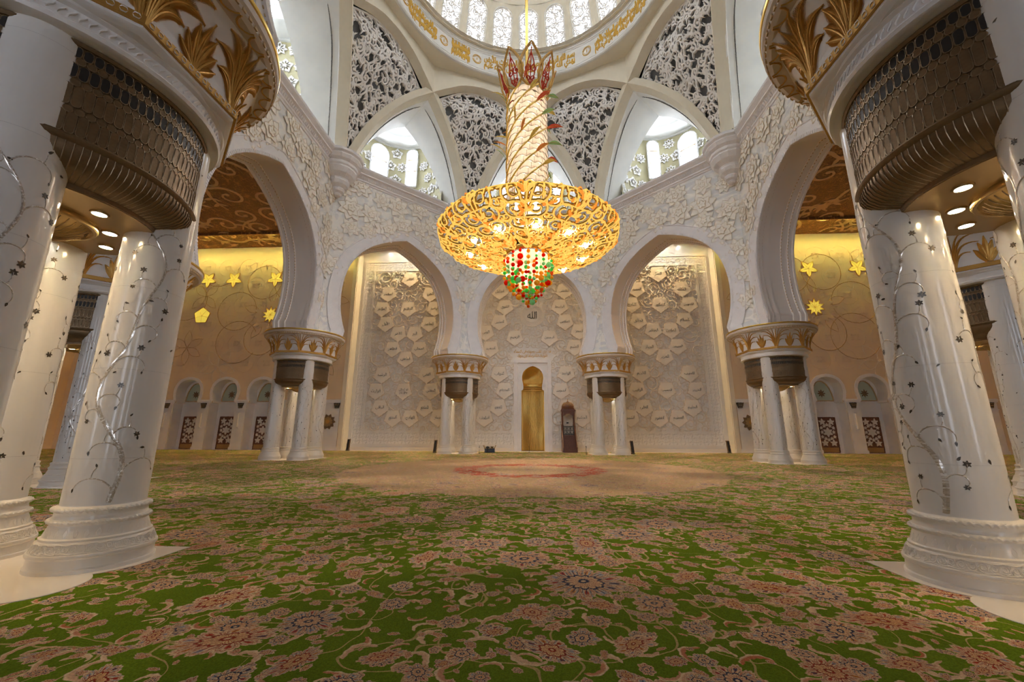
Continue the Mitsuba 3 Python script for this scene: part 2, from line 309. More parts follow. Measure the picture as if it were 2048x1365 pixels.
    '1 19 0 9 6 3 0|11 7 19 2 28 3 31 8 28 21 23 25 17 24 10 11;FED2:87:4 10 5 23 8 24 6 10 12 3 25 0 50 0 65 3 56 11 55 21 62 30 70 31 75 28 79 20 78 11 72 3 87 2 87 0 68 3 51 -2 23 -2 10 2|57 15 61 8 69 5 77 13 76 23 72 28 '
    '64 29 59 25|64 43 65 46 68 45 67 42;FEC4:57:0 2 5 2 7 6 6 57 8 57 9 10 23 22 32 26 40 26 45 24 49 18 49 11 45 4 58 2 58 0 43 3 31 0 0 0|7 3 31 2 39 4 46 9 47 18 40 24 29 23 22 19;FE90:83:4 10 6 25 8 25 6 19 7 8 15 2 25 0'
    ' 45 0 58 3 64 6 73 17 72 6 77 2 83 2 83 0 74 1 69 8 51 -1 24 -2 10 2|35 -14 36 -11 39 -12 38 -15;FEEA:38:4 14 6 24 15 32 23 34 24 41 26 41 28 6 32 2 38 2 38 0 28 2 26 8 10 8|7 14 11 10 25 9 25 32 20 32 11 27 6 20;20:22:;'
    'FEAB:31:2 3 5 4 19 2 25 7 23 21 14 34 16 36 27 15 26 5 19 0 9 0|12 50 15 51 16 48 13 47;FEF9:46:4 42 5 45 28 28 30 36 29 57 31 57 32 35 29 26 39 12 39 6 36 2 32 0 8 0 8 3 22 16 26 25|12 3 32 2 36 5 37 13 27 23 23 14|7 -2'
    '3 11 -19 7 -15 7 -10 12 -6 17 -6 18 -8 9 -10 9 -15 14 -19 21 -17 21 -19;FE80:35:3 -4 14 1 5 11 6 21 14 27 24 26 24 24 15 25 10 23 7 18 7 11 12 5 17 3 28 6 30 4;FE97:22:13 45 16 46 17 43 14 42|0 0 1 2 10 3 13 7 12 21 9 27'
    ' 11 29 15 16 14 5 10 1|4 45 7 46 8 43 5 42;FEEF:62:4 -6 4 4 9 14 6 -4 12 -13 22 -16 33 -16 44 -13 52 -7 54 0 50 4 37 9 33 13 33 18 44 30 53 31 58 29 57 27 52 29 44 28 35 18 38 11 56 1 55 -6 48 -13 34 -18 21 -18 10 -14;FE'
    'BF:71:0 2 9 4 14 21 16 21 14 7 20 2 38 19 50 25 61 24 67 17 65 6 52 -1 22 -1 15 2 12 6 5 0 0 0|25 2 28 0 46 0 56 2 64 8 65 17 58 23 47 22 35 14|49 37 50 40 53 39 52 36;FE94:38:4 14 6 24 12 30 24 34 24 40 26 40 27 8 30 3 '
    '38 2 38 0 29 1 26 8 10 8|7 14 14 9 25 9 24 32 9 25 6 20|23 56 26 57 27 54 24 53|15 54 16 57 19 56 18 53;FEBD:102:4 -6 4 4 8 14 10 12 6 4 6 -4 9 -11 19 -16 30 -16 38 -13 44 -3 41 21 43 21 47 6 52 3 72 22 81 26 90 26 98 18'
    ' 97 8 87 1 59 -1 46 4 43 -10 34 -17 15 -17 8 -13|57 3 59 1 76 1 87 3 95 9 96 18 89 24 78 23 70 18|81 38 82 41 85 40 84 37;FE95:78:4 10 5 23 8 24 6 10 12 3 25 0 45 0 60 3 68 8 69 17 65 30 68 28 71 18 71 10 68 5 58 0 46 -2'
    ' 14 0 7 4|40 35 41 38 44 37 43 34|32 35 33 38 36 37 35 34;FEA1:50:4 -16 4 -6 9 5 18 13 34 20 20 26 6 24 7 27 20 28 44 21 43 19 27 16 17 10 10 3 6 -7 7 -19 13 -26 24 -30 45 -28 44 -30 36 -32 16 -30 8 -24;FE93:32:4 7 5 18 '
    '15 30 12 33 14 35 26 22 28 17 27 6 22 1 11 0|7 7 11 2 18 2 26 9 25 19 18 29 7 18|18 47 19 50 22 49 21 46|10 47 11 50 14 49 13 46;FEE9:32:4 7 5 18 14 29 12 35 14 35 27 19 27 6 22 1 11 0|7 7 11 2 18 2 26 9 25 19 18 29 7 18'
    ';FE9C:28:0 2 8 3 11 6 15 21 17 21 16 5 22 2 29 2 29 0 18 1 13 6 5 0 0 0|19 34 20 37 23 36 22 33|14 41 15 44 18 43 17 40|10 36 13 37 14 34 11 33;FECB:35:1 0 1 2 17 3 7 12 6 22 8 27 17 33 28 32 28 30 18 31 13 29 9 25 8 15 '
    '17 6 26 5 33 8 34 6 18 1'
)
TEXTS = {
    'N0': 'FEAD FEA9 FE8E FED8 FEDF FE8D',
    'N1': 'FEAD FEAA FE98 FED8 FEE4 FEDF FE8D',
    'N2': 'FEF2 FEA4 FEDF FE8D',
    'N3': 'FEAE FEA7 FE86 FEE4 FEDF FE8D',
    'N4': 'FEE1 FEAA FED8 FEE4 FEDF FE8D',
    'N5': 'FEAA FEA3 FE8D FEEE FEDF FE8D',
    'N6': 'FEDD FEED FEF7 FE8D',
    'N7': 'FEAA FE9F FE8E FEE4 FEDF FE8D',
    'N8': 'FEAE FEA7 FEF5 FE8D',
    'N9': 'FEAE FE92 FEDF FE8D',
    'N10': 'FEAE FEEB FE8E FEC8 FEDF FE8D',
    'N11': 'FEF2 FEDF FE8E FECC FE98 FEE4 FEDF FE8D',
    'N12': 'FEE6 FEC3 FE8E FE92 FEDF FE8D',
    'N13': 'FEAA FEF4 FEB7 FEAE FEDF FE8D',
    'N14': 'FEF2 FEE8 FED0 FEDF FE8D',
    'N15': 'FE99 FEAD FE8D FEEE FEDF FE8D',
    'N17': 'FEF2 FEE8 FED0 FEE4 FEDF FE8D',
    'N18': 'FEF2 FED7 FE8E FE92 FEDF FE8D',
    'N19': 'FECA FEE7 FE8E FEE4 FEDF FE8D',
    'N20': 'FECA FEF3 FEAA FE92 FEDF FE8D',
    'N21': 'FEF1 FEA9 FE8E FEEC FEDF FE8D',
    'N22': 'FEAD FE8E FEC0 FEDF FE8D',
    'N23': 'FEDE FEF4 FEDB FEEE FEDF FE8D',
    'N24': 'FEBE FE91 FE8E FED8 FEDF FE8D',
    'N25': 'FEF1 FEEE FED8 FEDF FE8D',
    'N26': 'FEC2 FEB3 FE8E FE92 FEDF FE8D',
    'N27': 'FEE6 FEF4 FE98 FEE4 FEDF FE8D',
    'N28': 'FEBE FED3 FE8E FEA8 FEDF FE8D',
    'N29': 'FEF2 FEDF FEEE FEDF FE8D',
    'N30': 'FEB0 FECC FEE4 FEDF FE8D',
    'N31': 'FEE2 FEF4 FEA3 FEAE FEDF FE8D',
    'N32': 'FEE6 FEE4 FEA3 FEAE FEDF FE8D',
    'N33': 'FEAA FEF4 FEE4 FEA4 FEDF FE8D',
    'N34': 'FEE2 FEF4 FEE0 FECC FEDF FE8D',
    'N35': 'FE8F FE8D FEEE FE98 FEDF FE8D',
    'N36': 'FEAA FE9F FE8D FEEE FEDF FE8D',
    'N37': 'FEE2 FED8 FE98 FEE8 FEE4 FEDF FE8D',
    'N38': 'FEAA FEF4 FEA0 FEE4 FEDF FE8D',
    'N39': 'FEEE FED4 FECC FEDF FE8D',
    'N40': 'FED5 FE8D FEAF FEAE FEDF FE8D',
    'N41': 'FED1 FEED FE85 FEAE FEDF FE8D',
    'N42': 'FEE2 FEF4 FEDC FEA4 FEDF FE8D',
    'N43': 'FEDD FEAA FECC FEDF FE8D',
    'N44': 'FEAD FEEE FEBC FEE4 FEDF FE8D',
    'N45': 'FEDA FEE0 FEE4 FEDF FE8D',
    'N46': 'FE89 FEAD FE8E FE92 FEDF FE8D',
    'N47': 'FEAD FEEE FEDC FEB8 FEDF FE8D',
    'N48': 'FEB1 FEED FEAA FED8 FEDF FE8D',
    'N49': 'FED6 FEDF FE8E FEA8 FEDF FE8D',
    'N50': 'FEE1 FEFC FEB4 FEDF FE8D',
    'N51': 'FEAE FE92 FEDC FE98 FEE4 FEDF FE8D',
    'N52': 'FEE6 FEE3 FE86 FEE4 FEDF FE8D',
    'N53': 'FEAD FE8E FE92 FEA0 FEDF FE8D',
    'N54': 'FEE6 FEE4 FEF4 FEEC FEE4 FEDF FE8D',
    'N55': 'FEB0 FEF3 FEB0 FECC FEDF FE8D',
    'N56': 'FEE2 FEF3 FEAE FEDC FEDF FE8D',
    'N57': 'FED2 FEF4 FEC4 FEE0 FEDF FE8D',
    'N58': 'FE90 FEF4 FED7 FEAE FEDF FE8D',
    'N59': 'FE90 FEF4 FEB4 FEA4 FEDF FE8D',
    'N60': 'FEAE FEF4 FE92 FEA8 FEDF FE8D',
    'N61': 'FEF2 FEE0 FECC FEDF FE8D',
    'N62': 'FEE2 FEF4 FEE0 FEA4 FEDF FE8D',
    'N63': 'FEAD FEEE FED4 FED0 FEDF FE8D',
    'N64': 'FEE2 FEF4 FEC8 FECC FEDF FE8D',
    'N65': 'FEAE FEF4 FE92 FEDC FEDF FE8D',
    'DHU': 'FEDD FEFC FEA0 FEDF FE8D 20 FEED FEAB',
    'IKRAM': 'FEE1 FE8D FEAE FEDB FEF9 FE8D FEED',
    'ALLAH': 'FEEA FEE0 FEDF FE8D',
    'MIH1': 'FE80 FE8E FEE4 FEB4 FEDF FE8D 20 FEF2 FED3 20 FEDA FEEC FE9F FEED 20 FE90 FEE0 FED8 FE97 20 FEEF FEAE FEE7 20 FEAA FED7',
    'MIH2': 'FEDA FEEC FE9F FEED 20 FEDD FEEE FED3 20 FE8E FEEB FE8E FEBF FEAE FE97 20 FE94 FEE0 FE92 FED7 20 FEDA FEE8 FEF4 FEDF FEEE FEE8 FEE0 FED3',
    'RING_A': 'FEBD FEAD FEF7 FE8D FEED 20 FE95 FE8D FEED FE8E FEE4 FEB4 FEDF FE8D 20 FEAD FEEE FEE7 20 FEEA FEE0 FEDF FE8D 20 FEE2 FEF4 FEA3 FEAE FEDF FE8D 20 FEE6 FEE4 FEA3 FEAE FEDF FE8D 20 FEEA FEE0 FEDF FE8D 20 FEE2 FEB4 FE91',
    'RING_B': 'FE94 FE9F FE8E FE9F FEAF 20 FEF2 FED3 20 FEA1 FE8E FE92 FEBC FEE4 FEDF FE8D 20 FEA1 FE8E FE92 FEBC FEE3 20 FE8E FEEC FEF4 FED3 20 FE93 FE8E FEDC FEB8 FEE4 FEDB 20 FEE9 FEAD FEEE FEE7 20 FEDE FE9C FEE3',
    'RING_C': 'FEE2 FEF4 FEE0 FECB 20 FE80 FEF2 FEB7 20 FEDE FEDC FE91 20 FEEA FEE0 FEDF FE8D FEED 20 FE80 FE8E FEB8 FEF3 20 FEE6 FEE3 20 FEE9 FEAD FEEE FEE8 FEDF 20 FEEA FEE0 FEDF FE8D 20 FEF1 FEAA FEEC FEF3',
}
TABLETS = [('N0', -13.96, 19.03), ('N1', -16.4, 17.27), ('N2', -11.54, 17.19), ('N3', -17.0, 15.51), ('N4', -13.98, 15.46), ('N5', -10.95, 15.48), ('N6', -16.44, 13.75), ('N7', -11.49, 13.69), ('N8', -14.93, 12.59), ('N9', -13.06, 12.57), ('N10', -15.46, 10.86), ('N11', -12.46, 10.83), ('N12', -13.94, 9.73), ('N13', -16.43, 7.97), ('N14', -11.49, 7.95), ('N15', -16.99, 6.21), ('TWO', -13.93, 6.2), ('N17', -10.95, 6.21), ('N18', -16.41, 4.42), ('N19', -11.52, 4.39), ('N20', -14.92, 3.35), ('N21', -13.06, 3.35), ('N22', -10.01, 3.39), ('N23', -3.62, 17.36), ('N24', 3.59, 17.29), ('N25', -3.01, 15.51), ('N26', 3.04, 15.48), ('N27', -3.63, 13.79), ('N28', 3.59, 13.74), ('N29', -5.11, 12.62), ('N30', 5.09, 12.65), ('N31', -1.9, 12.02), ('N32', 1.86, 11.98), ('N33', -4.54, 10.83), ('N34', 4.53, 10.88), ('N35', -3.57, 8.02), ('N36', 3.57, 8.01), ('N37', -3.01, 6.24), ('N38', 3.0, 6.22), ('N39', -3.63, 4.46), ('N40', 3.52, 4.45), ('N41', -5.09, 3.36), ('N42', 5.09, 3.37), ('N43', 13.95, 19.1), ('N44', 11.53, 17.34), ('N45', 16.4, 17.3), ('N46', 10.89, 15.59), ('N47', 13.96, 15.54), ('N48', 16.99, 15.53), ('N49', 11.5, 13.74), ('N50', 16.39, 13.76), ('N51', 13.01, 12.66), ('N52', 14.88, 12.64), ('N53', 12.45, 10.83), ('N54', 15.42, 10.86), ('N55', 13.98, 9.76), ('N56', 11.44, 7.99), ('N57', 16.38, 7.97), ('N58', 10.93, 6.25), ('N59', 13.91, 6.24), ('N60', 16.95, 6.24), ('N61', 11.48, 4.43), ('N62', 16.37, 4.43), ('N63', 12.95, 3.36), ('N64', 14.87, 3.36), ('N65', 10.03, 3.39)]


# ------------------------------------------------------------------ writing: outlines of the letters, composed right to left
_G = {}
for _e in GLYPHS.split(';'):
    _c, _a, _r = _e.split(':')
    _rings = [np.array(list(map(int, x.split())), float).reshape(-1, 2) for x in _r.split('|') if x]
    _G[_c] = (int(_a), _rings)


def letters(codes, height):
    """shapely outline of the word whose glyph codes are given left to right; capitals about height tall, centred"""
    x, g = 0, Polygon()
    for c in codes.split():
        a, rings = _G[c]
        q = Polygon()
        for r in rings:
            q = q.symmetric_difference(Polygon(r).buffer(0))
        g = g.union(affinity.translate(q, x, 0)); x += a
    b = g.bounds; s = height / 62.0
    return affinity.affine_transform(g, [s, 0, 0, s, -s * (b[0] + b[2]) / 2, -s * (b[1] + b[3]) / 2]).buffer(0)


# ------------------------------------------------------------------ materials
def rgb(*c):
    return {'type': 'rgb', 'value': [float(x) for x in c]}


def mat(name, color, rough=0.5, metal=0.0, spec=0.5, bump=None, **kw):
    b = {'type': 'principled', 'base_color': color if isinstance(color, dict) else rgb(*color), 'roughness': rough, 'metallic': metal, 'specular': spec, **kw}
    if bump is not None:
        b = {'type': 'bumpmap', 'arbitrary': bump[0], 'scale': bump[1], 'bsdf': b}
    scene['surface_' + name] = {'type': 'twosided', 'bsdf': b}


def tex_marble(p, n, uv):
    v = fbm(p.x * .9, p.y * .9, p.z * .9 + 3.0, 3)
    w = noise(p.x * 6, p.y * 6, p.z * 6)
    return mix((.80, .77, .74), (.70, .68, .68), smoothstep(.35, .75, v) * .8 + w * .2)


def tex_band(p, n, uv):
    v = noise(p.x * 3, p.y * 3, p.z * 3); w = noise(p.x * 22, p.y * 22, p.z * 22)
    return mix((.80, .78, .79), (.68, .67, .70), v * .4 + w * .6)


def tex_mosaic(p, n, uv):
    q = p.x * .77 + p.y * .64
    a, b, c = voronoi(q * 1.25, p.z * 1.25)
    _, _, e = voronoi(q * 4.1 + 7, p.z * 4.1)
    m = mix((.70, .695, .69), (.82, .795, .75), c)
    m = mix(m, mi.Color3f(.62, .635, .67), dr.select(e > .62, mi.Float(.7), mi.Float(0)))
    s = dr.abs(noise(q * 3.1, p.z * 3.1, p.x) - .5)
    return mix(m, mi.Color3f(.86, .84, .80), 1 - smoothstep(.0, .05, s))


def tex_cream(p, n, uv):
    v = fbm(p.x * .8, p.y * .8, p.z * .8, 3); w = noise(p.x * 9, p.y * 9, p.z * 2)
    return mix((.77, .715, .59), (.67, .62, .505), v * .7 + w * .3)


def tex_plaster(p, n, uv):
    v = fbm(p.x * 1.3, p.y * 1.3, p.z * 1.3, 3)
    return mix((.77, .765, .73), (.67, .675, .66), v)


def tex_column(p, n, uv):
    v = fbm(p.x * 2.2, p.y * 2.2, p.z * 1.2, 3)
    j = dr.abs(p.z / 1.27 - dr.round(p.z / 1.27 - .12) - .12)
    w = noise(p.x * 30, p.y * 30, p.z * 3)
    c = mix((.80, .765, .72), (.72, .70, .67), v * .7 + w * .3)
    return mix(c, mi.Color3f(.52, .50, .47), (1 - smoothstep(.0, .005, j)) * .6)


def tex_shell(p, n, uv):
    a, b, r = voronoi(p.x * 52 + p.y * 41, p.z * 60)
    return mix(mix((.52, .47, .40), (.99, .98, .96), r * r), mi.Color3f(.38, .33, .27), 1 - smoothstep(.02, .10, b - a))


def tex_dark(p, n, uv):
    r = noise(p.x * 70, p.y * 70, p.z * 70)
    return mix((.035, .03, .022), (.15, .125, .10), r * r)


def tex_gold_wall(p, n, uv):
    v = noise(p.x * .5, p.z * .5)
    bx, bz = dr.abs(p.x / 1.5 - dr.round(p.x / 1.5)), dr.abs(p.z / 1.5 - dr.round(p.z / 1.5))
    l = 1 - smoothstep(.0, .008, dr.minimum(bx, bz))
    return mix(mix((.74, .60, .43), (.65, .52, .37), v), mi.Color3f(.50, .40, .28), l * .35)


def tex_qibla(p, n, uv):
    v = fbm(p.x * .7, p.z * .7, 0.0, 3)
    return mix((.80, .775, .735), (.70, .675, .635), v)


def tex_frieze(p, n, uv):
    x, z = p.x * 2.6, p.z * 2.6
    c = dr.abs(dr.sin(x * pi) * dr.cos(z * pi) - .35 * dr.sin((x + z) * 2 * pi))
    return mix((.56, .54, .51), (.80, .78, .75), smoothstep(.10, .35, c))


def tex_ceiling(p, n, uv):
    a = dr.abs(noise(p.x * 2.6, p.y * 2.6) - .5); b = dr.abs(noise(p.x * 5.2 + 9, p.y * 5.2) - .5)
    l = dr.maximum(1 - smoothstep(.015, .05, a), 1 - smoothstep(.02, .07, b))
    return mix((.135, .060, .016), (.40, .215, .065), l)


def tex_bronze(p, n, uv):
    v = noise(p.x * 5, p.y * 5, p.z * 5); w = noise(p.x * 40, p.y * 40, p.z * 40)
    return mix((.14, .090, .044), (.235, .16, .085), v * .6 + w * .4)


def tex_crystal(p, n, uv):
    r = cell_rand(p.x * 34 + p.y * 20, p.y * 34 - p.x * 11, p.z * 34)
    return mix((.93, .81, .67), (1.0, .95, .88), r)


def tex_wood(p, n, uv):
    v = fbm(p.x * 14, p.y * 14, p.z * 2, 3)
    return mix((.075, .026, .014), (.15, .055, .028), v)


def tex_star(p, n, uv):
    a, b, c = voronoi(p.x * 6, p.z * 6)
    return mix((.95, .74, .10), (.80, .72, .16), c) * (0.75 + 0.5 * smoothstep(.0, .25, b - a))


def _rosette(x, y, g, ang, seed, lo, hi):
    ca, sa = math.cos(ang), math.sin(ang)
    u, v = (x * ca + y * sa) / g + seed * 3.7, (y * ca - x * sa) / g + seed * 1.3
    iu, iv = dr.floor(u), dr.floor(v)
    r1, r2, r3 = cell_rand(iu, iv, seed), cell_rand(iu, iv, seed + 20), cell_rand(iu, iv, seed + 40)
    dx, dy = u - iu - .5 - (r1 - .5) * .30, v - iv - .5 - (r2 - .5) * .30
    th = r3 * 2 * pi; c, s = dr.cos(th), dr.sin(th)
    dx, dy = dx * c + dy * s, dy * c - dx * s
    dy = dy * (1 + .8 * dr.select(r1 > .5, mi.Float(1), mi.Float(0)))
    rr = dr.sqrt(dx * dx + dy * dy) + 1e-5
    a = dr.atan2(dy, dx)
    n = (9 if seed == 5 else 7 if seed == 4 else 5) + dr.floor(r2 * 5)
    R = lo + (hi - lo) * r3
    lobes = dr.abs(dr.cos(a * n * .5))
    q = rr / (R * (.76 + .24 * lobes + .08 * dr.abs(dr.sin(a * n * 2.0))))
    return q, a * n, r1, r2, r3


def _paint(col, q, an, r1, r2, r3):
    cream = mix((.80, .575, .37), (.66, .45, .28), r2)
    deep = dr.select(r1 > .42, mi.Color3f(.26, .028, .016), mi.Color3f(.035, .045, .085))
    rust = mix((.46, .10, .035), (.40, .16, .09), r3)
    pale = dr.select(r3 > .6, mi.Color3f(.27, .31, .36), mi.Color3f(*(.58, .36, .25)))
    c2, c6 = dr.cos(an * 2), dr.cos(an * 3 + q * 9)
    body = mix(cream, rust, smoothstep(.1, .9, c2) * smoothstep(.46, .60, q) * (1 - smoothstep(.78, .9, q)) * .8)
    body = mix(body, pale, smoothstep(.55, .95, -c2) * smoothstep(.50, .62, q) * .7)
    pid = cell_rand(dr.floor(an / (2 * pi) + .5), r1 * 71, r2 * 53)
    spot = dr.select(pid > .7, mi.Color3f(.28, .33, .40), dr.select(pid > .45, mi.Color3f(.04, .05, .10), dr.select(pid > .2, mi.Color3f(.40, .03, .02), mi.Color3f(.55, .22, .04))))
    body = mix(body, spot, smoothstep(.45, .75, dr.cos(an)) * (1 - smoothstep(.06, .11, dr.abs(q - .68 - .05 * pid))) * .9)
    body = mix(body, deep, smoothstep(.60, .88, c6) * smoothstep(.3, .5, q) * (1 - smoothstep(.74, .84, q)) * .8)
    body = mix(body, deep, (1 - smoothstep(.03, .055, dr.abs(q - .47))))
    body = mix(body, mix(cream, mi.Color3f(.62, .33, .08), r1 * .7), 1 - smoothstep(.40, .43, q))
    body = mix(body, rust, smoothstep(.2, .7, dr.cos(an * 3)) * (1 - smoothstep(.36, .40, q)) * smoothstep(.16, .2, q))
    body = mix(body, deep, 1 - smoothstep(.15, .19, q))
    body = mix(body, cream, 1 - smoothstep(.06, .09, q))
    body = mix(body, rust, (1 - smoothstep(.015, .035, dr.abs(q - .87))) * .7)
    return mix(col, body, 1 - smoothstep(.97, 1.03, q))


def tex_carpet(p, n, uv):
    wx, wy = noise(p.x * 7, p.y * 7) - .5, noise(p.x * 7 + 31, p.y * 7) - .5
    x, y = p.x + wx * .05, p.y + wy * .05
    r = dr.sqrt(x * x + y * y); ang = dr.atan2(y, x)
    lobe = .22 * dr.abs(dr.cos(ang * 12))
    green = mix((.105, .172, .006), (.140, .220, .012), noise(x * 1.7, y * 1.7))
    field = mix((.46, .315, .14), (.56, .395, .195), noise(x * 1.1, y * 1.1, 5.0))
    redz = mix((.40, .045, .02), (.48, .12, .06), noise(x * 2.2, y * 2.2, 8.0))
    inner = 1 - smoothstep(9.15, 9.25, r + lobe)
    base = mix(green, field, inner)
    base = mix(base, redz, (1 - smoothstep(3.95, 4.05, r + lobe)) * smoothstep(2.45, 2.6, r - lobe * .5))
    ca = dr.abs(noise(x * 1.15 + 3, y * 1.15) - .5); cb = dr.abs(noise(x * 2.3, y * 2.3 + 11) - .5)
    stem = dr.maximum(1 - smoothstep(.004, .010, ca), 1 - smoothstep(.007, .014, cb))
    vine = mix(mi.Color3f(.56, .40, .18), mi.Color3f(.32, .15, .09), inner)
    col = mix(base, vine, stem * .8)
    # curling leaves
    for g, sd, an in ((.30, 8, .5), (.44, 9, 1.3)):
        ca_, sa_ = math.cos(an), math.sin(an)
        u, v = (x * ca_ + y * sa_) / g, (y * ca_ - x * sa_) / g
        iu, iv = dr.floor(u), dr.floor(v); r1, r2, r3 = cell_rand(iu, iv, sd), cell_rand(iu, iv, sd + 20), cell_rand(iu, iv, sd + 40)
        dx, dy = u - iu - .5, v - iv - .5
        th = r3 * 2 * pi; c, s = dr.cos(th), dr.sin(th); dx, dy = dx * c + dy * s, dy * c - dx * s
        rr = dr.sqrt(dx * dx + dy * dy); w = .058 * dx / dr.maximum(rr, .01) + .012 * dr.cos(dr.atan2(dy, dx) * 11)
        m = (1 - smoothstep(.0, .03, dr.abs(rr - .33) - w)) * dr.select(r1 > .35, mi.Float(1), mi.Float(0)) * dr.select(dx > .05, mi.Float(1), mi.Float(0))
        lc = mix(mix((.74, .52, .33), (.48, .14, .06), r2), mi.Color3f(.80, .60, .39), smoothstep(.0, .05, rr - .33))
        col = mix(col, lc, m)
    for g, an, sd, lo, hi in ((.175, .9, 1, .20, .38), (.26, .35, 2, .20, .38), (.40, 1.05, 3, .22, .40), (.70, .2, 4, .25, .41), (1.25, .75, 5, .26, .42)):
        q, a, r1, r2, r3 = _rosette(x, y, g, an, sd, lo, hi)
        hide = dr.select(cell_rand(r1 * 977, r2 * 531, sd) > {1: .64, 2: .60, 3: .50, 4: .44, 5: .50}[sd], mi.Float(0), mi.Float(9))
        col = _paint(col, q + hide + inner * (.0 if sd < 3 else .18), a, r1, r2, r3)
    w = noise(p.x * 110, p.y * 110)
    patch = .74 + .5 * smoothstep(.3, .7, fbm(x * .35, y * .35, 2.0, 2))
    return col * (.60 + .36 * w) * patch


# walls and stone
mat('marble', proc(tex_marble), .28, bump=None)
mat('band_marble', proc(tex_band), .42)
mat('reveal_marble', (.74, .69, .66), .42)
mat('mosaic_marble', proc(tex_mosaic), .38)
mat('cream_stone', proc(tex_cream), .55)
mat('plaster', proc(tex_plaster), .5)
mat('olive_wall', (.46, .42, .255), .6)
mat('white_carving', (.80, .79, .78), .5)
mat('recess_dark', (.16, .165, .17), .7)
mat('petal', (.84, .81, .745), .42)
mat('petal_edge', (.47, .33, .17), .45)
mat('column_marble', proc(tex_column), .15, clearcoat=.35, clearcoat_gloss=.9)
mat('rim_stone', (.60, .52, .44), .4)
mat('ring_gold', (.40, .235, .07), .4, .3)
mat('petal_tan', (.66, .53, .38), .38)
mat('base_marble', (.77, .725, .66), .20)
mat('shell_inlay', proc(tex_shell), .16, .45)
mat('dark_inlay', proc(tex_dark), .25, .2)
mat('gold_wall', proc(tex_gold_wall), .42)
mat('qibla_marble', proc(tex_qibla), .30)
mat('frieze', proc(tex_frieze), .4)
mat('tablet', (.755, .695, .615), .33)
mat('tablet_edge', (.55, .465, .365), .5)
mat('vine_relief', (.69, .63, .55), .36)
mat('ink', (.035, .028, .02), .5)
mat('floor_marble', (.74, .68, .60), .12)
mat('carpet', proc(tex_carpet), .95, spec=.1)
mat('ceiling_brown', proc(tex_ceiling), .5)
mat('ceiling_scroll', (.60, .42, .22), .5)
mat('bronze', proc(tex_bronze), .45, .6)
mat('bronze_dark', (.012, .011, .010), .5)
mat('bronze_edge', (.33, .25, .16), .35, .8)
mat('brass', (.38, .255, .11), .34, .8)
mat('gold', (.52, .29, .068), .34, .6)
mat('gold_bright', (.80, .55, .14), .22, .85)
mat('gilt_letters', (.56, .33, .045), .5)
mat('mihrab_gold', (.90, .64, .20), .17, .95)
mat('wood', proc(tex_wood), .35)
mat('star_inlay', (.76, .72, .64), .35)
mat('black', (.018, .018, .02), .4)
mat('steel', (.55, .56, .58), .3, .8)
mat('blue_cloth', (.04, .06, .10), .7)
mat('fanlight', (.44, .52, .43), .15)
mat('lamp_off', (.85, .8, .7), .4)
scene['surface_crystal'] = {'type': 'twosided', 'bsdf': {'type': 'principled', 'base_color': rgb(.9, .8, .6), 'roughness': .2}}
scene['surface_crystal_panel'] = {'type': 'principledthin', 'base_color': proc(tex_crystal), 'roughness': .3, 'diff_trans': 1.4}
for _n, _c in (('red', (.85, .03, .01)), ('green', (.20, .95, .33)), ('amber', (.99, .62, .07)), ('orange', (.95, .25, .03)), ('mint', (.45, .9, .55))):
    scene[f'surface_bead_{_n}'] = {'type': 'principledthin', 'base_color': rgb(*_c), 'roughness': .15, 'diff_trans': 1.3}
for _n, _c in (('leaf_red', (.60, .09, .05)), ('leaf_green', (.30, .48, .20)), ('leaf_gold', (.66, .48, .12)), ('leaf_orange', (.78, .28, .08))):
    scene['surface_' + _n] = {'type': 'principledthin', 'base_color': rgb(*_c), 'roughness': .25, 'diff_trans': .8}


# ================================================================== STRUCTURE
AP = 15.39                                      # apothem of the arcade's inner face
OCT = 16.59                                     # of the pier centres
TW = 2.4                                        # thickness of the arcade walls
RB = 11.15                                      # distance of the rib planes
CORN = 23.2
from scipy.interpolate import PchipInterpolator as _PI

# ---- floor and carpet
struct('floor', 'cream marble floor under and around the carpet')
add('floor', bbox(-52, -52, -.30, 52, 24, -.025), 'floor_marble')
_cz = sbox(-51, -45.5, 51, 20.2)
lab('carpet', 'huge green floral carpet with a round beige and red medallion under the chandelier', 'carpet')
# (the carpet itself is laid after the marble slabs are drawn, with openings round them)

# ---- arcade walls with horseshoe arches
_h = np.array([(4.58, 9.30), (4.90, 10.3), (5.06, 11.3), (5.10, 12.2), (4.98, 13.4), (4.60, 14.7), (4.0, 15.75), (3.2, 16.6), (2.2, 17.3), (1.1, 17.85), (0, 18.25)])
_s = np.r_[0, np.cumsum(np.linalg.norm(np.diff(_h, axis=0), axis=1))]
_q = np.linspace(0, _s[-1], 30)
half_arch = np.stack([_PI(_s, _h[:, 0])(_q), _PI(_s, _h[:, 1])(_q)], 1)
half_arch = np.vstack([[4.70, 8.76], half_arch])                      # the foot is cut back below the springing
NA = len(half_arch) - 1
arch = np.vstack([half_arch * [-1, 1], half_arch[::-1][1:]])
arch_t = np.gradient(arch, axis=0); arch_t /= np.linalg.norm(arch_t, axis=1, keepdims=True)
arch_n = np.stack([-arch_t[:, 1], arch_t[:, 0]], 1)                     # away from the opening
arch_n[NA] = [0, 1]
arch_n[0] = arch_n[1] = [-1, 0]; arch_n[-1] = arch_n[-2] = [1, 0]
arch_poly = Polygon(np.vstack([arch, [[4.6, 8.0], [-4.6, 8.0]]]))
HW, HB = AP * math.tan(pi / 8), (AP + TW) * math.tan(pi / 8)
front_poly = sbox(-HW, 8.76, HW, 23.1).difference(arch_poly)
back_poly = sbox(-HB, 8.76, HB, 23.1).difference(arch_poly)






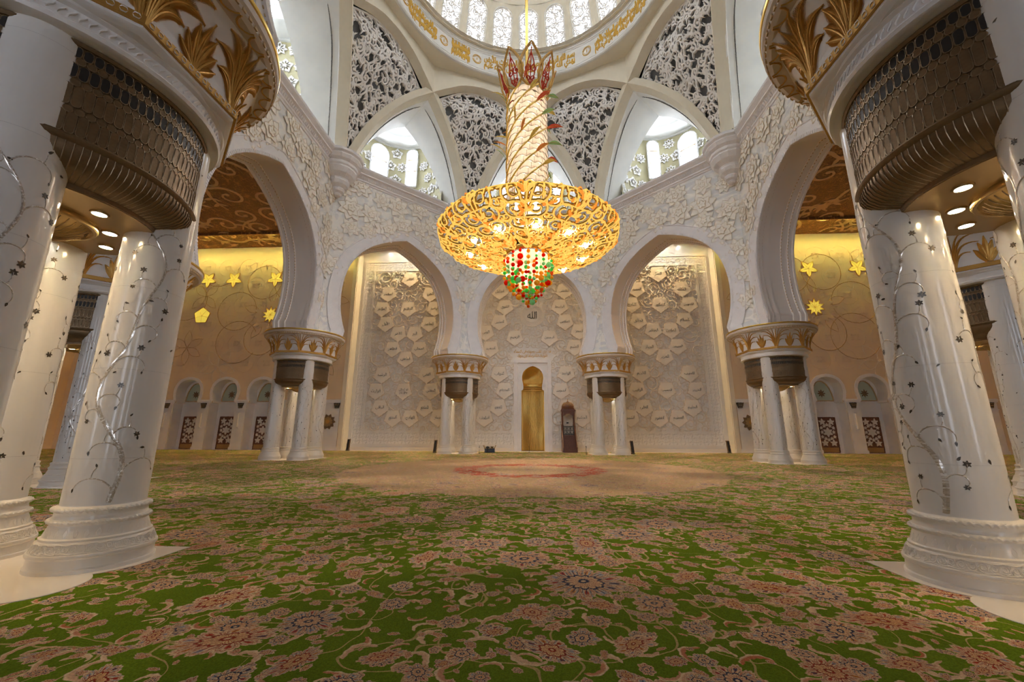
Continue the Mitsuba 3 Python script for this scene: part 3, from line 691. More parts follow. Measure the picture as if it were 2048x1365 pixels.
def reveal():
    prof = [(0, 0), (-.10, 0), (-.12, .07), (-.36, .07), (-.40, .15), (-.78, .15), (-.82, .22), (-1.60, .22), (-1.64, .15), (-2.0, .15), (-2.04, .07), (-2.28, .07), (-2.30, 0), (-TW, 0)]
    Q = np.array([[np.r_[a + n * o, d] for d, o in prof] for a, n in zip(arch, arch_n)])
    v, f = grid(Q); return v, f[:, ::-1]


def band_poly():
    o = np.linspace(0, 1, NA + 1)
    wdt = .98 - .22 * o ** 2
    w = np.r_[wdt, wdt[::-1][1:]]
    outer = arch + arch_n * w[:, None]
    outer[NA] = [0, 19.02]
    return Polygon(np.vstack([arch, outer[::-1]])).buffer(0).intersection(sbox(-HW + .05, 8.76, HW - .05, 25)), outer


BAND, band_outer = band_poly()
_dent = []
_L = np.r_[0, np.cumsum(np.linalg.norm(np.diff(arch, axis=0), axis=1))]
for _k in np.arange(.3, _L[-1] - .2, .15):
    c_ = np.array([np.interp(_k, _L, arch[:, i]) for i in (0, 1)]); n_ = np.array([np.interp(_k, _L, arch_n[:, i]) for i in (0, 1)])
    n_ /= np.linalg.norm(n_); t_ = np.array([n_[1], -n_[0]])
    _dent.append(tr(boxm((0, 0, 0), (.085, .17, .10)), frame(np.r_[c_ + n_ * .10, .045], np.r_[t_, 0], np.r_[n_, 0], [0, 0, 1])))
DENT = P(cat(_dent), 'band_marble')
BODY = P(cat([flat(front_poly), tr(flat(back_poly), move(z=-TW) @ scal(1, 1, 1))]), 'mosaic_marble')
REVEAL = P(reveal(), 'reveal_marble', 40)
BANDP = P(cat([extr(BAND, .06), tube(np.c_[band_outer, np.full(len(band_outer), .06)], .05, 6, up=(0, 0, 1))]), 'band_marble')


_dots = []
for _o, _d in ((.075, -.115), (.155, -.385), (.155, -1.62), (.075, -2.02)):
    for _k in np.arange(.9, _L[-1] - .8, .21):
        c_ = np.array([np.interp(_k, _L, arch[:, i]) for i in (0, 1)]); n_ = np.array([np.interp(_k, _L, arch_n[:, i]) for i in (0, 1)]); n_ /= np.linalg.norm(n_)
        _dots.append(tr(boxm((0, 0, 0), (.07, .03, .05)), frame(np.r_[c_ + n_ * (_o - .012), _d], np.r_[n_[1], -n_[0], 0], np.r_[n_, 0], [0, 0, 1])))
DOTS = P(cat(_dots), 'petal_edge')


def petal_mesh(R, w, lift, tip):
    k = 6; s = np.linspace(0, 1, k); ww = w * np.sin(pi * np.clip(s * .93 + .05, 0, 1) ** .75)
    rows = [np.stack([s * R, sg * ww, lift + tip * s * s + (0.02 if sg == 0 else 0) * np.sin(pi * s)], 1) for sg in (-1, 0, 1)]
    v, f = grid(np.array(rows)); return v, f


def petal_edge(R, w, lift, tip, r):
    k = 8; s = np.linspace(0, 1, k); ww = w * np.sin(pi * np.clip(s * .93 + .05, 0, 1) ** .75)
    a = np.stack([s * R, ww, lift + tip * s * s], 1); b = np.stack([s * R, -ww, lift + tip * s * s], 1)[::-1]
    return tube(np.vstack([a, b[1:]]), r, 3)


def wall_flower(n1, n2, seed):
    rng = random.Random(seed); a, b = [], []
    for k in range(n1):
        M = rotz(k * 360 / n1 + rng.uniform(-5, 5)); R = rng.uniform(.9, 1.05)
        a.append(tr(petal_mesh(R, .34, .015, .05), M)); b.append(tr(petal_edge(R, .34, .02, .052, .010), M))
    for k in range(n2):
        M = rotz((k + .5) * 360 / n2 + rng.uniform(-6, 6))
        a.append(tr(petal_mesh(.64, .25, .05, .06), M)); b.append(tr(petal_edge(.64, .25, .054, .062, .010), M))
    for k in range(5):
        M = rotz(k * 72 + 20); a.append(tr(petal_mesh(.32, .13, .085, .04), M)); b.append(tr(petal_edge(.32, .13, .09, .042, .014), M))
    return cat(a), cat(b)


FLOWERS = []
for _i, (n1, n2) in enumerate(((8, 6), (7, 5), (9, 7))):
    _a, _b = wall_flower(n1, n2, 40 + _i)
    FLOWERS.append((P(_a, 'petal', True), P(_b, 'petal_edge')))

CORN_PROF = [(-.05, 22.0), (.06, 22.02), (.10, 22.14), (.16, 22.2), (.16, 22.32), (.30, 22.56), (.44, 22.66), (.44, 22.76), (.60, 22.98), (.64, 23.06), (.64, CORN), (-.6, CORN)]


def cornice():
    us = lambda d: (AP - d) * math.tan(pi / 8)
    Q = np.array([[(sg * us(d), z, d) for d, z in CORN_PROF] for sg in (-1, 1)])
    v, f = grid(Q)
    ms = [(v, f)]
    for k in range(64):                                                 # upright leaves carved along the cornice
        u = (k - 31.5) * .19
        ms.append(tr(boxm((0, 0, 0), (.10, .22, .05)), move(u, 22.45, .26) @ np.array([[1, 0, 0, 0], [0, .86, -.5, 0], [0, .5, .86, 0], [0, 0, 0, 1.0]])))
    return cat(ms)


CORNICE = P(cornice(), 'band_marble')
_cp = [(.02, 19.85), (.22, 19.9), (.30, 20.02), (.26, 20.10), (.44, 20.22), (.50, 20.42), (.46, 20.5), (.72, 20.72), (.82, 20.98), (.76, 21.06), (.80, 21.2), (1.12, 21.5), (1.30, 21.86), (1.28, 21.98), (1.36, 22.1),
       (1.36, 22.3), (1.52, 22.5), (1.62, 22.76), (1.62, 22.86), (1.74, 23.0), (1.76, CORN), (0, CORN)]
CORBEL = P(lathe(_cp, 14, pi / 14, 2 * pi + pi / 14), 'band_marble')

WALLS = [(90, 'wall_back', 'inner arcade wall at the back, with the middle horseshoe arch'), (135, 'wall_back_left', 'inner arcade wall with the left one of the three far horseshoe arches'),
         (45, 'wall_back_right', 'inner arcade wall with the right one of the three far horseshoe arches'), (180, 'wall_left', 'inner arcade wall with the large horseshoe arch at the left'),
         (0, 'wall_right', 'inner arcade wall with the large horseshoe arch at the right'), (225, 'wall_front_left', 'inner arcade wall beside the camera at the left'),
         (315, 'wall_front_right', 'inner arcade wall beside the camera at the right'), (270, 'wall_front', 'inner arcade wall above the camera')]
_fl_region = front_poly.intersection(sbox(-HW + .3, 10.5, HW - .3, 21.85)).difference(Polygon(np.vstack([arch, arch[:1]])).buffer(1.0))
for az, name, text in WALLS:
    M = wallframe(az, AP)
    struct(name, text); put(name, BODY, None, M)
    put('arch_reveal', REVEAL, name, M); put('arch_band', BANDP, name, M)
    lab(put('dentil_band', DENT, name, M), None, None, None, 'stuff')
    lab(put('dotted_joint', DOTS, name, M), None, None, None, 'stuff')
    put('cornice', CORNICE, name, M)
    a = math.radians(az + 22.5); rv = 15.05 / math.cos(pi / 8)
    put('corbel', CORBEL, name, move(rv * math.cos(a), rv * math.sin(a)) @ rotz(az + 22.5))
    if az in (90, 135, 45, 180, 0):
        rng = random.Random(az + 3)
        pts = poisson(_fl_region, 1.38, rng, 1800)
        for x, y in pts:
            dist = -(_fl_region.distance(Point(x, y)) - Point(x, y).distance(front_poly.boundary))
            R = min(rng.uniform(.80, 1.18), .55 + dist)
            fp, fe = FLOWERS[rng.randrange(3)]
            MM = M @ move(x, y, 0.005) @ rotz(rng.uniform(0, 360)) @ scal(R)
            k = put('flower_relief', fp, name, MM)
            put('gilt_outline', fe, k, MM)

# ---- gallery floor behind the cornice
struct('gallery_floor', 'ledge floor of the gallery behind the cornice')
_oct = lambda d, rot=0: Polygon([(d / math.cos(pi / 8) * math.cos(pi / 8 + k * pi / 4 + rot), d / math.cos(pi / 8) * math.sin(pi / 8 + k * pi / 4 + rot)) for k in range(8)])
add('gallery_floor', extr(_oct(26).difference(_oct(14.9)), .06, CORN - .1), 'plaster')

# ---- crossing ribs
_ru = np.array([0, 1.6, 3.5, 4.65, 6.4, 8.65, 10.07, 10.60, 10.80]); _rz = np.array([33.42, 33.2, 32.25, 31.5, 30.25, 27.65, 24.85, 23.4, 22.6])
_t = np.r_[0, np.cumsum(np.hypot(np.diff(_ru), np.diff(_rz)))]; _tt = np.linspace(0, _t[-1], 30)
rib_half = np.stack([_PI(_t, _ru)(_tt), _PI(_t, _rz)(_tt)], 1)
rib = np.vstack([(rib_half * [-1, 1])[::-1], rib_half[1:]])
_rt = np.gradient(rib, axis=0); _rt /= np.linalg.norm(_rt, axis=1, keepdims=True)
rib_n = np.stack([-_rt[:, 1], _rt[:, 0]], 1)
HT = RB * math.tan(pi / 8)
rib_band = Polygon(np.vstack([rib, (rib + rib_n * .62)[::-1]])).buffer(0)
rib_top = Polygon(np.vstack([rib[np.abs(rib[:, 0]) < HT + .3], [[HT + .3, 34.34], [-HT - .3, 34.34]]])).buffer(0).intersection(sbox(-HT, 20, HT, 34.34))
RIB = P(extr(unary_union([rib_band, rib_top]).intersection(sbox(-20, CORN - .3, 20, 40)), .85, -.85), 'cream_stone')
for k in range(8):
    az = 22.5 + 45 * k
    key = num('rib_arch'); struct(key, 'cream pointed rib crossing its neighbours under the dome')
    place(key, RIB, wallframe(az, RB))
# carved screens over the vertices, bent to stay behind the ribs; drawn as (tangential, height)
_lo = rib_half[rib_half[:, 0] > HT]
_side = np.stack([np.abs((RB + .85) * math.sin(pi / 4) - _lo[:, 0] * math.cos(pi / 4)), _lo[:, 1]], 1)
_upper = rib[np.abs(rib[:, 0]) < HT]
SCREEN = Polygon(np.vstack([_upper, _side, (_side * [-1, 1])[::-1]])).buffer(0)
SCREEN = max(geoms(SCREEN), key=lambda g: g.area)
_sd = _PI([22, 23, 24.85, 27.65, 30.25, 31.5, 33.6, 35], [16.7, 16.3, 15.82, 14.78, 13.25, 12.5, 12.15, 12.1])


def bend(m):
    v = m[0]; return np.stack([_sd(v[:, 1]) - v[:, 2], -v[:, 0], v[:, 1]], 1), m[1]


_edge = SCREEN.difference(SCREEN.buffer(-.14))
_carv = arabesque(SCREEN.buffer(.1), .62, 11, .07, .54, 5).intersection(SCREEN).union(_edge)
CARV = P(bend(extr(_carv.simplify(.008), .15, .03)), 'white_carving')
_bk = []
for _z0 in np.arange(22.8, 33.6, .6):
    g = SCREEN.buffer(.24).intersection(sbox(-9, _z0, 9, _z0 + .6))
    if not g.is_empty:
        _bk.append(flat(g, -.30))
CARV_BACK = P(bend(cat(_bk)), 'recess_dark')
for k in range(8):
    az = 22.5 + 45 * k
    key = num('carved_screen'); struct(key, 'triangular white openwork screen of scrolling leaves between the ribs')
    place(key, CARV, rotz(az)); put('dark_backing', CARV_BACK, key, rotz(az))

# ---- vaults and side chambers behind the rib openings
_low = rib_half[rib_half[:, 0] >= HT - .05]


def vault(sg):
    ms = []
    for sg in (sg,):
        a = math.radians(22.5 * sg); n = np.array([math.cos(a), math.sin(a)]); t = np.array([math.sin(a), -math.cos(a)])
        p0 = np.array([n * (RB + .80) + t * (sg * u) for u in _low[:, 0]])
        rows = []
        for x in np.linspace(0, 1, 5):
            q = p0.copy(); q[:, 0] = p0[:, 0] * (1 - x) + np.maximum(17.4, p0[:, 0] + .05) * x
            rows.append(np.c_[q, _low[:, 1]])
        ms.append(grid(np.array(rows)))
    return cat(ms)


VAULT = [P(vault(s), 'plaster', 50) for s in (1, -1)]
RC, RAD = 18.8, 4.6
_cyl = lathe([(RAD, CORN - .1), (RAD, 33.3)], 40, -math.radians(112), math.radians(112))
CHAMBER = P(tr(_cyl, move(RC)), 'olive_wall', True)
CH_TOP = P(tr(cat([lathe([(RAD + .1, 33.3), (2.95, 33.3), (2.9, 33.2), (2.7, 33.2), (2.6, 33.35), (2.55, 33.5), (2.55, 34.3)], 40), lathe([(RAD, 33.05), (RAD - .12, 33.1), (RAD - .12, 33.3)], 40)]), move(RC)), 'plaster', 40)
CH_LAMP = P(tr(lathe([(2.52, 35.3), (2.52, 34.3)], 32), move(RC)), 'lamp_off', True)
CH_CAP = P(tr(lathe([(2.56, 35.3), (2.2, 36.0), (1.3, 36.6), (0, 36.8)], 32), move(RC)), 'plaster', True)


def arched(w, h):
    return unary_union([sbox(-w, 0, w, h - w), Point(0, h - w).buffer(w, 12)])


def window_meshes(w, h):
    a = arched(w, h)
    fr = extr(a.buffer(.13).difference(a), .22, -.02)
    mu = [bbox(-w, h * q - .035, 0.02, w, h * q + .035, .09) for q in (.42, .74)]
    return P(fr, 'white_carving'), [P(m, 'petal_edge') for m in mu], flat(a, .01)


WIN_A, WIN_B = window_meshes(.92, 6.4), window_meshes(.54, 4.5)
_r1 = extr(unary_union([leafpoly((0, 0), k * pi / 4, .62, .17) for k in range(8)]).difference(unary_union([leafpoly((.13 * math.cos(k * pi / 4), .13 * math.sin(k * pi / 4)), k * pi / 4, .34, .07) for k in range(8)])), .10)
_r2 = extr(star(5, .6, .40).buffer(.06).difference(unary_union([leafpoly((.1 * math.cos(a), .1 * math.sin(a)), a, .38, .07) for a in pi / 2 + np.arange(10) * pi / 5])), .10)
ROSE = [P(cat([_r1, tr(extr(star(8, .16, .10), .08), move(z=.06))]), 'white_carving'), P(cat([_r2, tr(extr(star(5, .22, .1), .08), move(z=.06))]), 'white_carving')]
nwin = 0
for k in range(8):
    az = 45 * k
    R_ = rotz(az)
    key = num('rib_vault'); struct(key, 'pale groined vault behind a rib opening'); put('web', VAULT[0], key, R_); put('web', VAULT[1], key, R_)
    ch = num('gallery_chamber'); struct(ch, 'olive gallery chamber with white star rosettes behind the ribs'); place(ch, CHAMBER, R_)
    put('ceiling', CH_TOP, ch, R_); put('cupola', CH_CAP, ch, R_)
    kk = put('cupola_glazing', {**CH_LAMP, 'emitter': light(DAY, L_SIDE)}, ch, R_)
    for q in range(12):
        a = q * 30
        add('cupola_pier', bbox(2.40, -.22, 34.3, 2.5, .22, 35.3), 'plaster', ch, False, R_ @ move(RC) @ rotz(a)) if az in (45, 135) else None
    wins = [(0, WIN_A, 26.2), (46, WIN_B, 28.3), (-46, WIN_B, 28.3)]
    for phi, W, z in wins:
        a = math.radians(phi)
        MM = R_ @ move(RC) @ frame([(RAD - .10) * math.cos(a), (RAD - .10) * math.sin(a), z], [math.sin(a), -math.cos(a), 0], [0, 0, 1], [-math.cos(a), -math.sin(a), 0])
        nwin += 1; wk = f'window_{nwin:03d}'
        struct(wk, 'bright arched gallery window among white star rosettes')
        put('pane', {**P(W[2], 'lamp_off'), 'emitter': light(DAY, L_SIDE)}, wk, MM)
        put('frame', W[0], wk, MM)
        for m in W[1]:
            put('mullion', m, wk, MM)
    if az in (0, 45, 90, 135, 180):
        i = 0
        for row in range(6):
            for c in range(13):
                phi = -96 + c * 16 + (8 if row % 2 else 0); z = 24.2 + row * 1.62
                if any(abs(phi - w[0]) < (15 if w[0] == 0 else 10.5) for w in wins):
                    continue
                a = math.radians(phi)
                MM = R_ @ move(RC) @ frame([(RAD - .03) * math.cos(a), (RAD - .03) * math.sin(a), z], [math.sin(a), -math.cos(a), 0], [0, 0, 1], [-math.cos(a), -math.sin(a), 0])
                put('rosette', ROSE[(row + c) % 2], ch, MM); i += 1

# ---- dome
struct('dome', 'cream dome with a ring of latticed windows')
add('dome', lathe([(8.92, 41.2), (8.75, 41.5), (8.5, 42.3), (7.6, 44.6), (6.2, 46.8), (4.2, 48.6), (2, 49.5), (0, 49.8)], 72), 'cream_stone', None, True)
_o8 = Polygon([(12.1 * math.cos(k * pi / 4), 12.1 * math.sin(k * pi / 4)) for k in range(8)])
add('soffit', flat(_o8.difference(Point(0, 0).buffer(10.3, 48)), 34.3), 'cream_stone', 'dome')
add('ring', lathe([(10.5, 34.28), (10.32, 34.26), (10.24, 34.34), (10.26, 34.46), (10.34, 34.5), (10.35, 34.58), (10.30, 34.62), (10.34, 34.70), (10.36, 36.42), (10.30, 36.46), (10.34, 36.56), (10.24, 36.62), (10.24, 36.72), (10.14, 36.78), (10.14, 36.86), (9.6, 36.88)], 120), 'plaster', 'dome', 30)
_wb, _wt, _zb, _zt = 9.85, 8.9, 36.8, 41.3
_sl = math.hypot(_zt - _zb, _wb - _wt); _up = np.array([-(_wb - _wt), 0, _zt - _zb]) / _sl
def facet(az):
    return rotz(az) @ frame([_wb, 0, _zb], [0, -1, 0], _up, np.cross([0, -1, 0], _up))
_hole = affinity.translate(arched(.86, 3.95), 0, .14)
_pan = Polygon([(-_wb * math.tan(pi / 24), 0), (_wb * math.tan(pi / 24), 0), (_wt * math.tan(pi / 24), _sl), (-_wt * math.tan(pi / 24), _sl)])
PANEL = P(extr(_pan.difference(_hole), .45, -.45), 'cream_stone')
LATT = [P(extr(unary_union([arabesque(_hole, .50, 21 + s, .055, .42, 3), _hole.difference(_hole.buffer(-.07)), *[LineString([(0, .2 + j * .42), (.86 * (1 if j % 2 else -1), .7 + j * .42)]).buffer(.028).intersection(_hole) for j in range(8)]]).simplify(.006), .09, -.16), 'white_carving') for s in (0, 1)]
PANE = P(flat(_hole.buffer(.02), -.40), 'lamp_off')
TRIM = P(extr(_hole.buffer(.07).difference(_hole), .04, 0), 'plaster')
_rest = []
for k in range(24):
    az = 90 + 15 * (k - 5)
    F = facet(az)
    put('drum_panel', PANEL, 'dome', F)
    if k <= 10:
        nwin += 1; wk = f'window_{nwin:03d}'
        struct(wk, 'arched dome window with a white scrolling lattice')
        put('pane', {**PANE, 'emitter': light(DAY, L_DOME)}, wk, F); put('lattice', LATT[k % 2], wk, F); put('trim', TRIM, wk, F)
    else:
        _rest.append(tr(flat(_hole.buffer(.02), -.40), F))
lab(put('window_glazing', {**P(cat(_rest), 'lamp_off'), 'emitter': light(DAY, L_DOME)}, 'dome'), None, None, None, 'stuff')

# gilt inscription round the ring
TXT = TEXTS


def ring_text(key, codes, az0, az1, h=1.2):
    g = letters(codes, h); b = g.bounds; span = math.radians(az0 - az1) * 10.3
    v, f = extr(affinity.scale(g, span / (b[2] - b[0]), 1, origin=(0, 0)), .05)
    th = math.radians((az0 + az1) / 2) - v[:, 0] / 10.3; r = 10.345 - v[:, 2]
    add('gilt_inscription', (np.c_[r * np.cos(th), r * np.sin(th), 35.56 + v[:, 1]], f), 'gilt_letters', 'dome')


SEG = [('RING_A', 113.6, 66), ('RING_B', 131.5, 121.6), ('RING_C', 157.5, 140.3), ('RING_A', 54.9, 26), ('RING_C', 178, 162), ('RING_B', 22, 6)]
for q, a0, a1 in SEG:
    for dz, hh in ((.36, .70), (-.36, .70)):
        g0 = letters(TXT[q] if dz > 0 else TXT['RING_C' if q != 'RING_C' else 'RING_B'], hh)
        b = g0.bounds; span = math.radians(a0 - a1) * 10.3
        v, f = extr(affinity.scale(g0, span / (b[2] - b[0]), 1.0, origin=(0, 0)).buffer(.03), .05)
        th = math.radians((a0 + a1) / 2) - v[:, 0] / 10.3; r = 10.345 - v[:, 2]
        add('gilt_inscription', (np.c_[r * np.cos(th), r * np.sin(th), 35.56 + dz + v[:, 1]], f), 'gilt_letters', 'dome')
for az in (136, 117.6, 59.5, 160, 24):
    t = np.linspace(0, 2 * pi, 33)[:-1]; ms = []
    for rr, w in ((.40, .035), (.30, .02)):
        th = math.radians(az) + rr * np.cos(t) / 10.3
        ms.append(tube(np.c_[10.33 * np.cos(th), 10.33 * np.sin(th), 35.56 + rr * 1.15 * np.sin(t)], w, 5, True))
    th = math.radians(az); ms.append(tube([(10.33 * math.cos(th), 10.33 * math.sin(th), 35.42), (10.33 * math.cos(th), 10.33 * math.sin(th), 35.70)], .035, 5))
    add('gilt_medallion', cat(ms), 'gilt_letters', 'dome')


# ================================================================== OUTER WALLS, CEILING
QY, GY, BY = 22.0, 20.8, 22.0
XQ = 19.75                                        # half width of the recess that holds the end wall


def vert(poly_mesh, y):
    """a drawing (x, z, towards the hall) stood up at depth y, facing the hall"""
    return tr(poly_mesh, frame([0, y, 0], [1, 0, 0], [0, 0, 1], [0, -1, 0]))


WF = lambda y: frame([0, y, 0], [1, 0, 0], [0, 0, 1], [0, -1, 0])

# ---- golden mihrab niche outline
_mk = np.array([(1.20, 0), (1.20, 6.22), (1.02, 6.32), (.98, 6.75), (1.06, 7.1), (1.14, 7.6), (1.08, 8.0), (.86, 8.40), (.5, 8.68), (0, 8.88)])
_mt = np.r_[0, np.cumsum(np.linalg.norm(np.diff(_mk[3:], axis=0), axis=1))]; _mq = np.linspace(0, _mt[-1], 14)
_mh = np.vstack([_mk[:3], np.stack([_PI(_mt, _mk[3:, 0])(_mq), _PI(_mt, _mk[3:, 1])(_mq)], 1)])
MIH = Polygon(np.vstack([_mh, (_mh * [-1, 1])[::-1][1:]])).buffer(0)

struct('wall_end', 'carved pale marble wall at the far end with rows of lettered tablets and the golden niche')
_frame_outer = sbox(-19.3, .66, 19.3, 21.2)
_field = sbox(-18.05, 2.02, 18.05, 20.1)
_mbox = sbox(-1.99, 0, 1.99, 9.5)
add('wall_end', vert(flat(sbox(-XQ, -.03, XQ, 23).difference(MIH)), QY), 'qibla_marble')
add('frieze', vert(extr(_frame_outer.difference(_field.buffer(.22, join_style=2)).difference(_mbox), .05), QY), 'frieze', 'wall_end')
add('field', vert(extr(_field.difference(_mbox), .10), QY), 'qibla_marble', 'wall_end')
for a, b, w, h in ((_field.buffer(.22, join_style=2), _field, .15, 0), (_frame_outer.buffer(.12, join_style=2), _frame_outer, .10, 0)):
    add('moulding', vert(extr(a.difference(b).difference(_mbox), w), QY), 'qibla_marble', 'wall_end')
add('plinth', vert(extr(sbox(-XQ, 0, XQ, .32).difference(_mbox), .16), QY), 'floor_marble', 'wall_end')
# pierced border along the foot and up the sides, as rows of interlaced loops
_loops = []
for k in range(int(36.6 / .62)):
    x = -18.1 + .31 + k * .62
    if abs(x) > 2.2:
        t = np.linspace(0, 2 * pi, 15)[:-1]
        for r in (.26, .15):
            _loops.append(tube(np.c_[x + r * np.cos(t), 1.33 + r * 1.7 * np.sin(t), np.full(14, .05)], .022, 4, True))
for sx in (-1, 1):
    for k in range(30):
        t = np.linspace(0, 2 * pi, 15)[:-1]
        for r in (.26, .15):
            _loops.append(tube(np.c_[sx * 18.72 + r * 1.4 * np.cos(t), 2.3 + .31 + k * .62 + r * np.sin(t), np.full(14, .05)], .022, 4, True))
for k in range(60):
    t = np.linspace(0, 2 * pi, 15)[:-1]
    for r in (.26, .15):
        _loops.append(tube(np.c_[-18.3 + k * .62 + r * np.cos(t), 20.72 + r * 1.1 * np.sin(t), np.full(14, .05)], .022, 4, True))
lab(add('loop_border', vert(cat(_loops), QY), 'white_carving', 'wall_end', True), None, None, None, 'stuff')

# ---- lettered tablets
def tablet_poly(R):
    th = np.linspace(0, 2 * pi, 121)[:-1]
    ph = (th + pi / 2) * 5 / (2 * pi); ph = ph - np.floor(ph)
    d = np.abs(ph - .5) * 2                                    # 1 at the five points, 0 between
    r = R * (.80 + .20 * d ** 2.2 + .035 * np.cos(ph * 2 * pi * 3) * (1 - d ** 4))
    return Polygon(np.stack([r * np.cos(th), r * np.sin(th)], 1)).buffer(0)


_tp = tablet_poly(.97)
TAB = P(extr(_tp, .17), 'tablet'); TAB_E = P(extr(_tp.buffer(.035).difference(_tp.buffer(-.02)), .15), 'tablet_edge')
_obst = [_mbox.buffer(.12), Point(0, 14.55).buffer(1.75), sbox(-2.3, 9.4, 2.3, 11.0)]
for nm, x, z in TABLETS:
    M = WF(QY - .10) @ move(x, z, 0)
    k = put('tablet', TAB, 'wall_end', M); put('rim', TAB_E, k, M)
    if nm == 'TWO':
        w = unary_union([affinity.translate(letters(TXT['DHU'], .30), 0, .18), affinity.translate(letters(TXT['IKRAM'], .30), 0, -.22)])
    else:
        w = letters(TXT[nm], .32)
    b = w.bounds; s = min(1.05, 1.02 / (b[2] - b[0]))
    add('lettering', tr(extr(affinity.scale(w, s, s, origin=(0, 0)).buffer(.008), .015, .17), M), 'ink', k)
    _obst.append(Point(x, z).buffer(.86))
_free = _field.buffer(-.1).difference(unary_union(_obst))
rng = random.Random(77)
_leaf3 = extr(leafpoly((0, 0), 0, 1, .2, .25), .12)
_pts = []
for st, tries in ((1.45, 5000), (1.0, 6000), (.7, 7000)):
    x0, y0, x1, y1 = _free.bounds
    from shapely.prepared import prep as _prep
    pf = _prep(_free)
    for _ in range(tries):
        x, z = rng.uniform(x0, x1), rng.uniform(y0, y1)
        if not pf.contains(Point(x, z)):
            continue
        r = min(st * .62, _free.boundary.distance(Point(x, z)) + .20)
        if r > .24 and all((x - a) ** 2 + (z - b) ** 2 > (.80 * (r + c)) ** 2 for a, b, c in _pts):
            _pts.append((x, z, r))
_pts.sort(key=lambda q: -q[2])
_small = []
for i, (x, z, r) in enumerate(_pts):
    d = rng.choice((-1, 1)); a0 = rng.uniform(0, 2 * pi)
    sp = spiral(0, 0, r, a0, d, 1.9 if r > .5 else 1.35, 30 if r > .5 else 18, .12)
    ms = [tube(np.c_[sp, np.full(len(sp), .03)], np.linspace(.085, .04, len(sp)) * (1 if r > .5 else .7), 6)]
    for k in range(6 if r > .5 else 3):
        o = sp[2 + k * 4]; a = math.atan2(o[1], o[0]) + d * (2.0 if k % 2 else -.6)
        ms.append(tr(_leaf3, move(o[0], o[1], .01) @ rotz(math.degrees(a)) @ scal(r * .45, r * .45, 1)))
    m = tr(cat(ms), WF(QY - .10) @ move(x, z, 0))
    if i < 300:
        add('vine_scroll', m, 'vine_relief', 'wall_end', 40)
    else:
        _small.append(m)
_taken = list(_pts)
for _ in range(9000):                                               # fine curls between the large scrolls
    x, z = rng.uniform(x0, x1), rng.uniform(y0, y1)
    if pf.contains(Point(x, z)) and all((x - a) ** 2 + (z - b) ** 2 > (.62 * (.26 + min(c, .6))) ** 2 for a, b, c in _taken):
        r = rng.uniform(.22, .36); _taken.append((x, z, .2))
        sp = spiral(x, z, r, rng.uniform(0, 6.3), rng.choice((-1, 1)), 1.0, 11, .2)
        _small.append(tr(tube(np.c_[sp, np.full(11, .02)], np.linspace(.035, .02, 11), 4), WF(QY - .10)))
        for k in (2, 6):
            _small.append(tr(_leaf3, WF(QY - .10) @ move(sp[k][0], sp[k][1], .0) @ rotz(rng.uniform(0, 360)) @ scal(.22, .22, .5)))
if _small:
    lab(add('vine_sprigs', cat(_small), 'vine_relief', 'wall_end', 40), None, None, None, 'stuff')
# round medallion over the niche
t = np.linspace(0, 2 * pi, 49)[:-1]
_med = [extr(Point(0, 0).buffer(1.34, 24).difference(Point(0, 0).buffer(1.18, 24)), .14), extr(Point(0, 0).buffer(.86, 20).difference(Point(0, 0).buffer(.8, 20)), .12)]
for k in range(30):
    _med.append(tr(extr(leafpoly((0, 0), 0, .34, .07), .08), rotz(k * 12) @ move(1.36)))
    _med.append(tr(extr(leafpoly((0, 0), 0, .26, .06), .08), rotz(k * 12 + 4) @ move(.90)))
_MM = WF(QY - .10) @ move(0, 14.55)
mk = add('round_medallion', tr(cat(_med), _MM), 'vine_relief', 'wall_end')
add('medallion_ground', tr(extr(Point(0, 0).buffer(1.18, 24), .05), _MM), 'tablet', mk)
add('lettering', tr(extr(affinity.scale(letters(TXT['ALLAH'], .72), 1.0, 1.15, origin=(0, 0)).buffer(.03), .03, .10), _MM), 'ink', mk)
for i, (q, z, w) in enumerate((('MIH1', 10.42, 4.0), ('MIH2', 9.98, 3.2))):
    g = letters(TXT[q], .34); b = g.bounds
    add('gilt_inscription', tr(extr(affinity.scale(g, w / (b[2] - b[0]), 1.05, origin=(0, 0)).buffer(.012), .03), WF(QY - .10) @ move(0, z)), 'gilt_letters', 'wall_end')

# ---- the golden niche
struct('mihrab', 'golden niche of wavy upright ribs in a white marble frame')
add('mihrab', vert(extr(sbox(-1.99, 0, 1.99, 9.5).difference(sbox(-1.6, -1, 1.6, 9.2)), .30), QY), 'band_marble')
add('surround', vert(extr(sbox(-1.6, 0, 1.6, 9.2).difference(MIH), .04), QY), 'marble', 'mihrab')
add('frame_moulding', vert(extr(MIH.buffer(.11).difference(MIH).intersection(sbox(-3, 6.25, 3, 12)), .10), QY), 'white_carving', 'mihrab')
_ring = np.linspace(0, pi, 25)
add('niche_back', grid(np.array([[(1.22 * math.cos(a), QY + 1.0 * math.sin(a), z) for a in _ring] for z in (0, 7.0)])), 'gold', 'mihrab', True)
_dome = np.array([[(1.16 * math.cos(a) * math.cos(e), QY + .9 * math.sin(a) * math.cos(e), 7.45 + 1.42 * math.sin(e)) for a in _ring] for e in np.linspace(-.5, pi / 2, 12)])
add('niche_hood', grid(_dome), 'mihrab_gold', 'mihrab', True)
